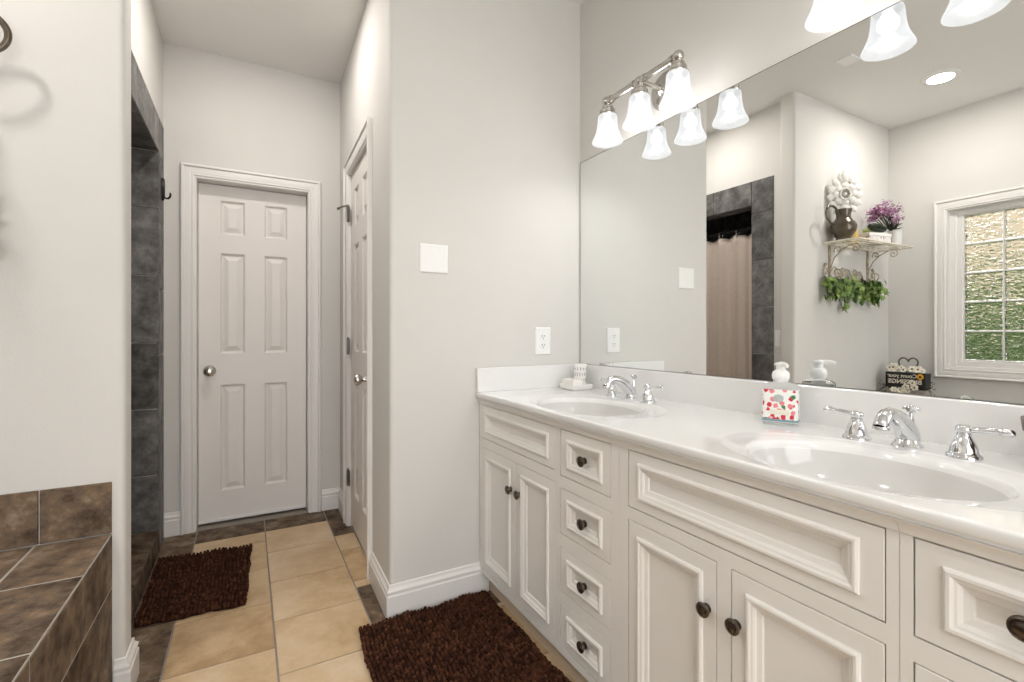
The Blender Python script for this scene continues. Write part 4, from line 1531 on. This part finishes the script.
# white pot with dried purple flowers
fx, fy = -1.325, 1.718
r_ = empty('flower_pot', (fx, fy, SHZ))
tag(r_, 'white pot of dried purple flowers at the end of the iron shelf', 'flower pot')
m_ = MB()
m_.lathe([(.034, 0), (.036, .003), (.043, .112), (.046, .113), (.0465, .122), (.042, .123), (.039, .100)], 28, (fx, fy, SHZ))
m_.build('pot', M['pot'], r_, smooth=40)
m_ = MB()
R4 = random.Random(5)
tips = []
for k in range(46):
    a_ = R4.uniform(0, 2 * PI)
    f = R4.random()
    tip = Vector((fx + .125 + .150 * math.cos(a_) * f ** .5, fy + .01 + .07 * math.sin(a_) * f ** .5, SHZ + .205 + .115 * R4.random() - .03 * f))
    if tip.x > -1.13: tip.z = min(tip.z, SHZ + .245)
    tip.y = min(tip.y, NEAR_Y - .03)
    tips.append(tip)
    m_.tube([(fx, fy, SHZ + .10), ((fx + tip.x) / 2, (fy + tip.y) / 2, SHZ + .15), tip], .0016, 5)
m_.build('stems', M['stem'], r_)
m_ = MB()
for tp in tips:
    for i in range(22):
        m_.tid = R4.random()
        c = tp + Vector((R4.gauss(0, .015), R4.gauss(0, .015), R4.gauss(0, .014)))
        rot = Matrix.Rotation(R4.uniform(0, 6.3), 3, 'Z') @ Matrix.Rotation(R4.uniform(0, 3), 3, 'X')
        m_.add([c + rot @ (Vector(p) * R4.uniform(.007, .011)) for p in [(-1, 0, 0), (-.2, .6, .2), (.9, .3, .1), (.9, -.3, .1), (-.2, -.6, .2)]], [(0, 1, 2, 3, 4)])
m_.build('blossoms', M['purple'], r_, fixn=False)
m_ = MB()
for k in range(16):
    a_ = R4.uniform(0, 6.3)
    c = Vector((fx + .03 + .05 * math.cos(a_), fy + .035 * math.sin(a_), SHZ + .135 + R4.uniform(-.02, .02)))
    rot = Matrix.Rotation(a_, 3, 'Z') @ Matrix.Rotation(R4.uniform(-.6, .6), 3, 'Y')
    m_.add([c + rot @ (Vector(p) * .026) for p in [(-1, 0, 0), (-.3, .4, .1), (.5, .35, .1), (1.1, 0, -.1), (.5, -.35, .1), (-.3, -.4, .1)]], [(0, 1, 2, 3, 4, 5)])
m_.build('leaves', M['stem'], r_, fixn=False)

# ------------------------------------------------------------------ sign box with flowers on the corner of the tub deck
gx, gy = -1.430, 1.685
r_ = empty('sign_box', (gx, gy, DZ), math.radians(-4))
tag(r_, 'black lettered sign box with a heart handle and flowers on the tub deck corner', 'sign')
B = lambda m_, n_, mt, p=r_, **k: m_.build(n_, mt, p, local=True, **k)
# local axes: x out into the room, y along the window wall, z up
m_ = MB()
m_.box((-.075, -.118, 0), (.035, .118, .190))
m_.box((-.085, -.128, .0), (.045, .128, .016))
m_.box((-.085, -.122, .178), (.045, .116, .194))
B(m_, 'crate', M['wood_pale'], bevel=.003)
m_ = MB()
m_.box((.028, -.124, .206), (.062, .114, .318))
m_.box((-.070, -.118, .194), (.028, .110, .312))
bd = B(m_, 'board', M['signblack'], bevel=.003)


def text(body, size, loc, parent, m, bold=0):
    cu = bpy.data.curves.new('lettering', 'FONT')
    cu.body = body
    cu.size = size
    cu.extrude = .0006
    cu.offset = bold
    cu.align_x = 'CENTER'
    cu.align_y = 'CENTER'
    o = bpy.data.objects.new('lettering', cu)
    COL.objects.link(o)
    dg = bpy.context.evaluated_depsgraph_get()
    me = bpy.data.meshes.new_from_object(o.evaluated_get(dg))
    bpy.data.objects.remove(o)
    me.materials.clear()
    me.materials.append(m)
    o = bpy.data.objects.new('lettering', me)
    COL.objects.link(o)
    o.parent = parent
    o.location = loc
    o.rotation_euler = (PI / 2, 0, PI / 2)
    return o


text('Count your', .037, (.0625, .012, .292), bd, M['signtext'], .0006)
text('BLESSINGS', .043, (.0625, -.004, .250), bd, M['signtext'], .0012)
m_ = MB()
for k in range(40):   # heart shaped wire handle
    pass
hp = []
for k in range(49):
    t_ = 2 * PI * k / 48
    hp.append((-.02, .058 * math.sin(t_) ** 3 * -1, .372 + (.052 * math.cos(t_) - .020 * math.cos(2 * t_) - .008 * math.cos(3 * t_) - .004 * math.cos(4 * t_)) * 1.05))
m_.tube(hp, .0055, 9, caps=False)
m_.tube([(-.02, 0, .312), (-.02, 0, .316)], .006, 8)
B(m_, 'heart_handle', M['bronze'], smooth=60)
m_ = MB()     # sunflower
for k in range(16):
    a_ = 2 * PI * k / 16
    for rr, sz in ((.014, 1.0), (.010, .8)):
        a2_ = a_ + (0 if sz == 1 else .2)
        m_.ball((.066 + (.002 if sz < 1 else 0), -.096 + rr * math.cos(a2_), .292 + rr * math.sin(a2_)), 1, 6, 4, (.0025, .0085 * sz, .004 * sz), Matrix.Rotation(a2_, 3, 'X'))
sf = B(m_, 'sunflower', M['sunflower'], bd)
m_ = MB()
m_.ball((.068, -.096, .292), 1, 12, 7, (.005, .0085, .0085))
B(m_, 'seed_head', M['seed'], sf)


def blossom(c, r, np_, parent, name='cotton_flower', face=(1, 0, 0), centre=True):
    m2 = MB()
    f_ = Vector(face).normalized()
    q = f_.to_track_quat('Z', 'Y').to_matrix()
    for k in range(np_):
        a_ = 2 * PI * k / np_
        rot = q @ Matrix.Rotation(a_, 3, 'Z') @ Matrix.Rotation(-.35, 3, 'Y')
        m2.ball(Vector(c) + q @ Vector((math.cos(a_) * r * .55, math.sin(a_) * r * .55, 0)), 1, 8, 6, (r * .52, r * .46, r * .26), rot)
    b_ = B(m2, name, M['petal_cream'], parent, smooth=60)
    if centre:
        m2 = MB()
        m2.ball(Vector(c) + f_ * r * .2, r * .2, 8, 6)
        B(m2, 'flower_centre', M['seed'], b_)
    return b_


for y, z, rr in ((-.055, .246, .024), (-.066, .212, .025), (-.016, .214, .024)):
    blossom((.076, y, z), rr, 5, r_)
blossom((.010, .085, .345), .040, 6, r_, 'cream_rose', (1, .2, .5), False)
for y, z in ((.075, .352), (.098, .350)):      # dark seed spots on the rose
    m_ = MB()
    m_.ball((.034, y, z), .006, 8, 6)
    B(m_, 'rose_seed', M['seed'])
for y, z, rr in ((-.030, .340, .028), (-.065, .338, .030), (.022, .332, .024), (-.088, .330, .022), (.035, .350, .018)):
    blossom((.004, y, z), rr, 6, r_, 'cream_flower', (1, -.1, .7), True)
for y, z, rr in ((.062, .188, .024), (.020, .184, .028), (-.02, .186, .022)):
    blossom((.062, y, z), rr, 6, r_, 'pale_flower', (1, 0, .4), False)
m_ = MB()
R5 = random.Random(9)
for s_ in (1, -1):
    m_ = MB()
    for k in range(13):
        p0 = Vector((.02, .123 * s_ + R5.uniform(-.003, .003), .20 + R5.uniform(-.006, .006)))
        p1 = p0 + Vector((R5.uniform(.0, .05), s_ * R5.uniform(.02, .055), R5.uniform(-.05, .055)))
        m_.tube([p0, (p0 + p1) / 2 + Vector((0, 0, .01)), p1], .0016, 5)
        m_.ball(p1, .0045, 6, 4)
    B(m_, 'twig', M['twig'])
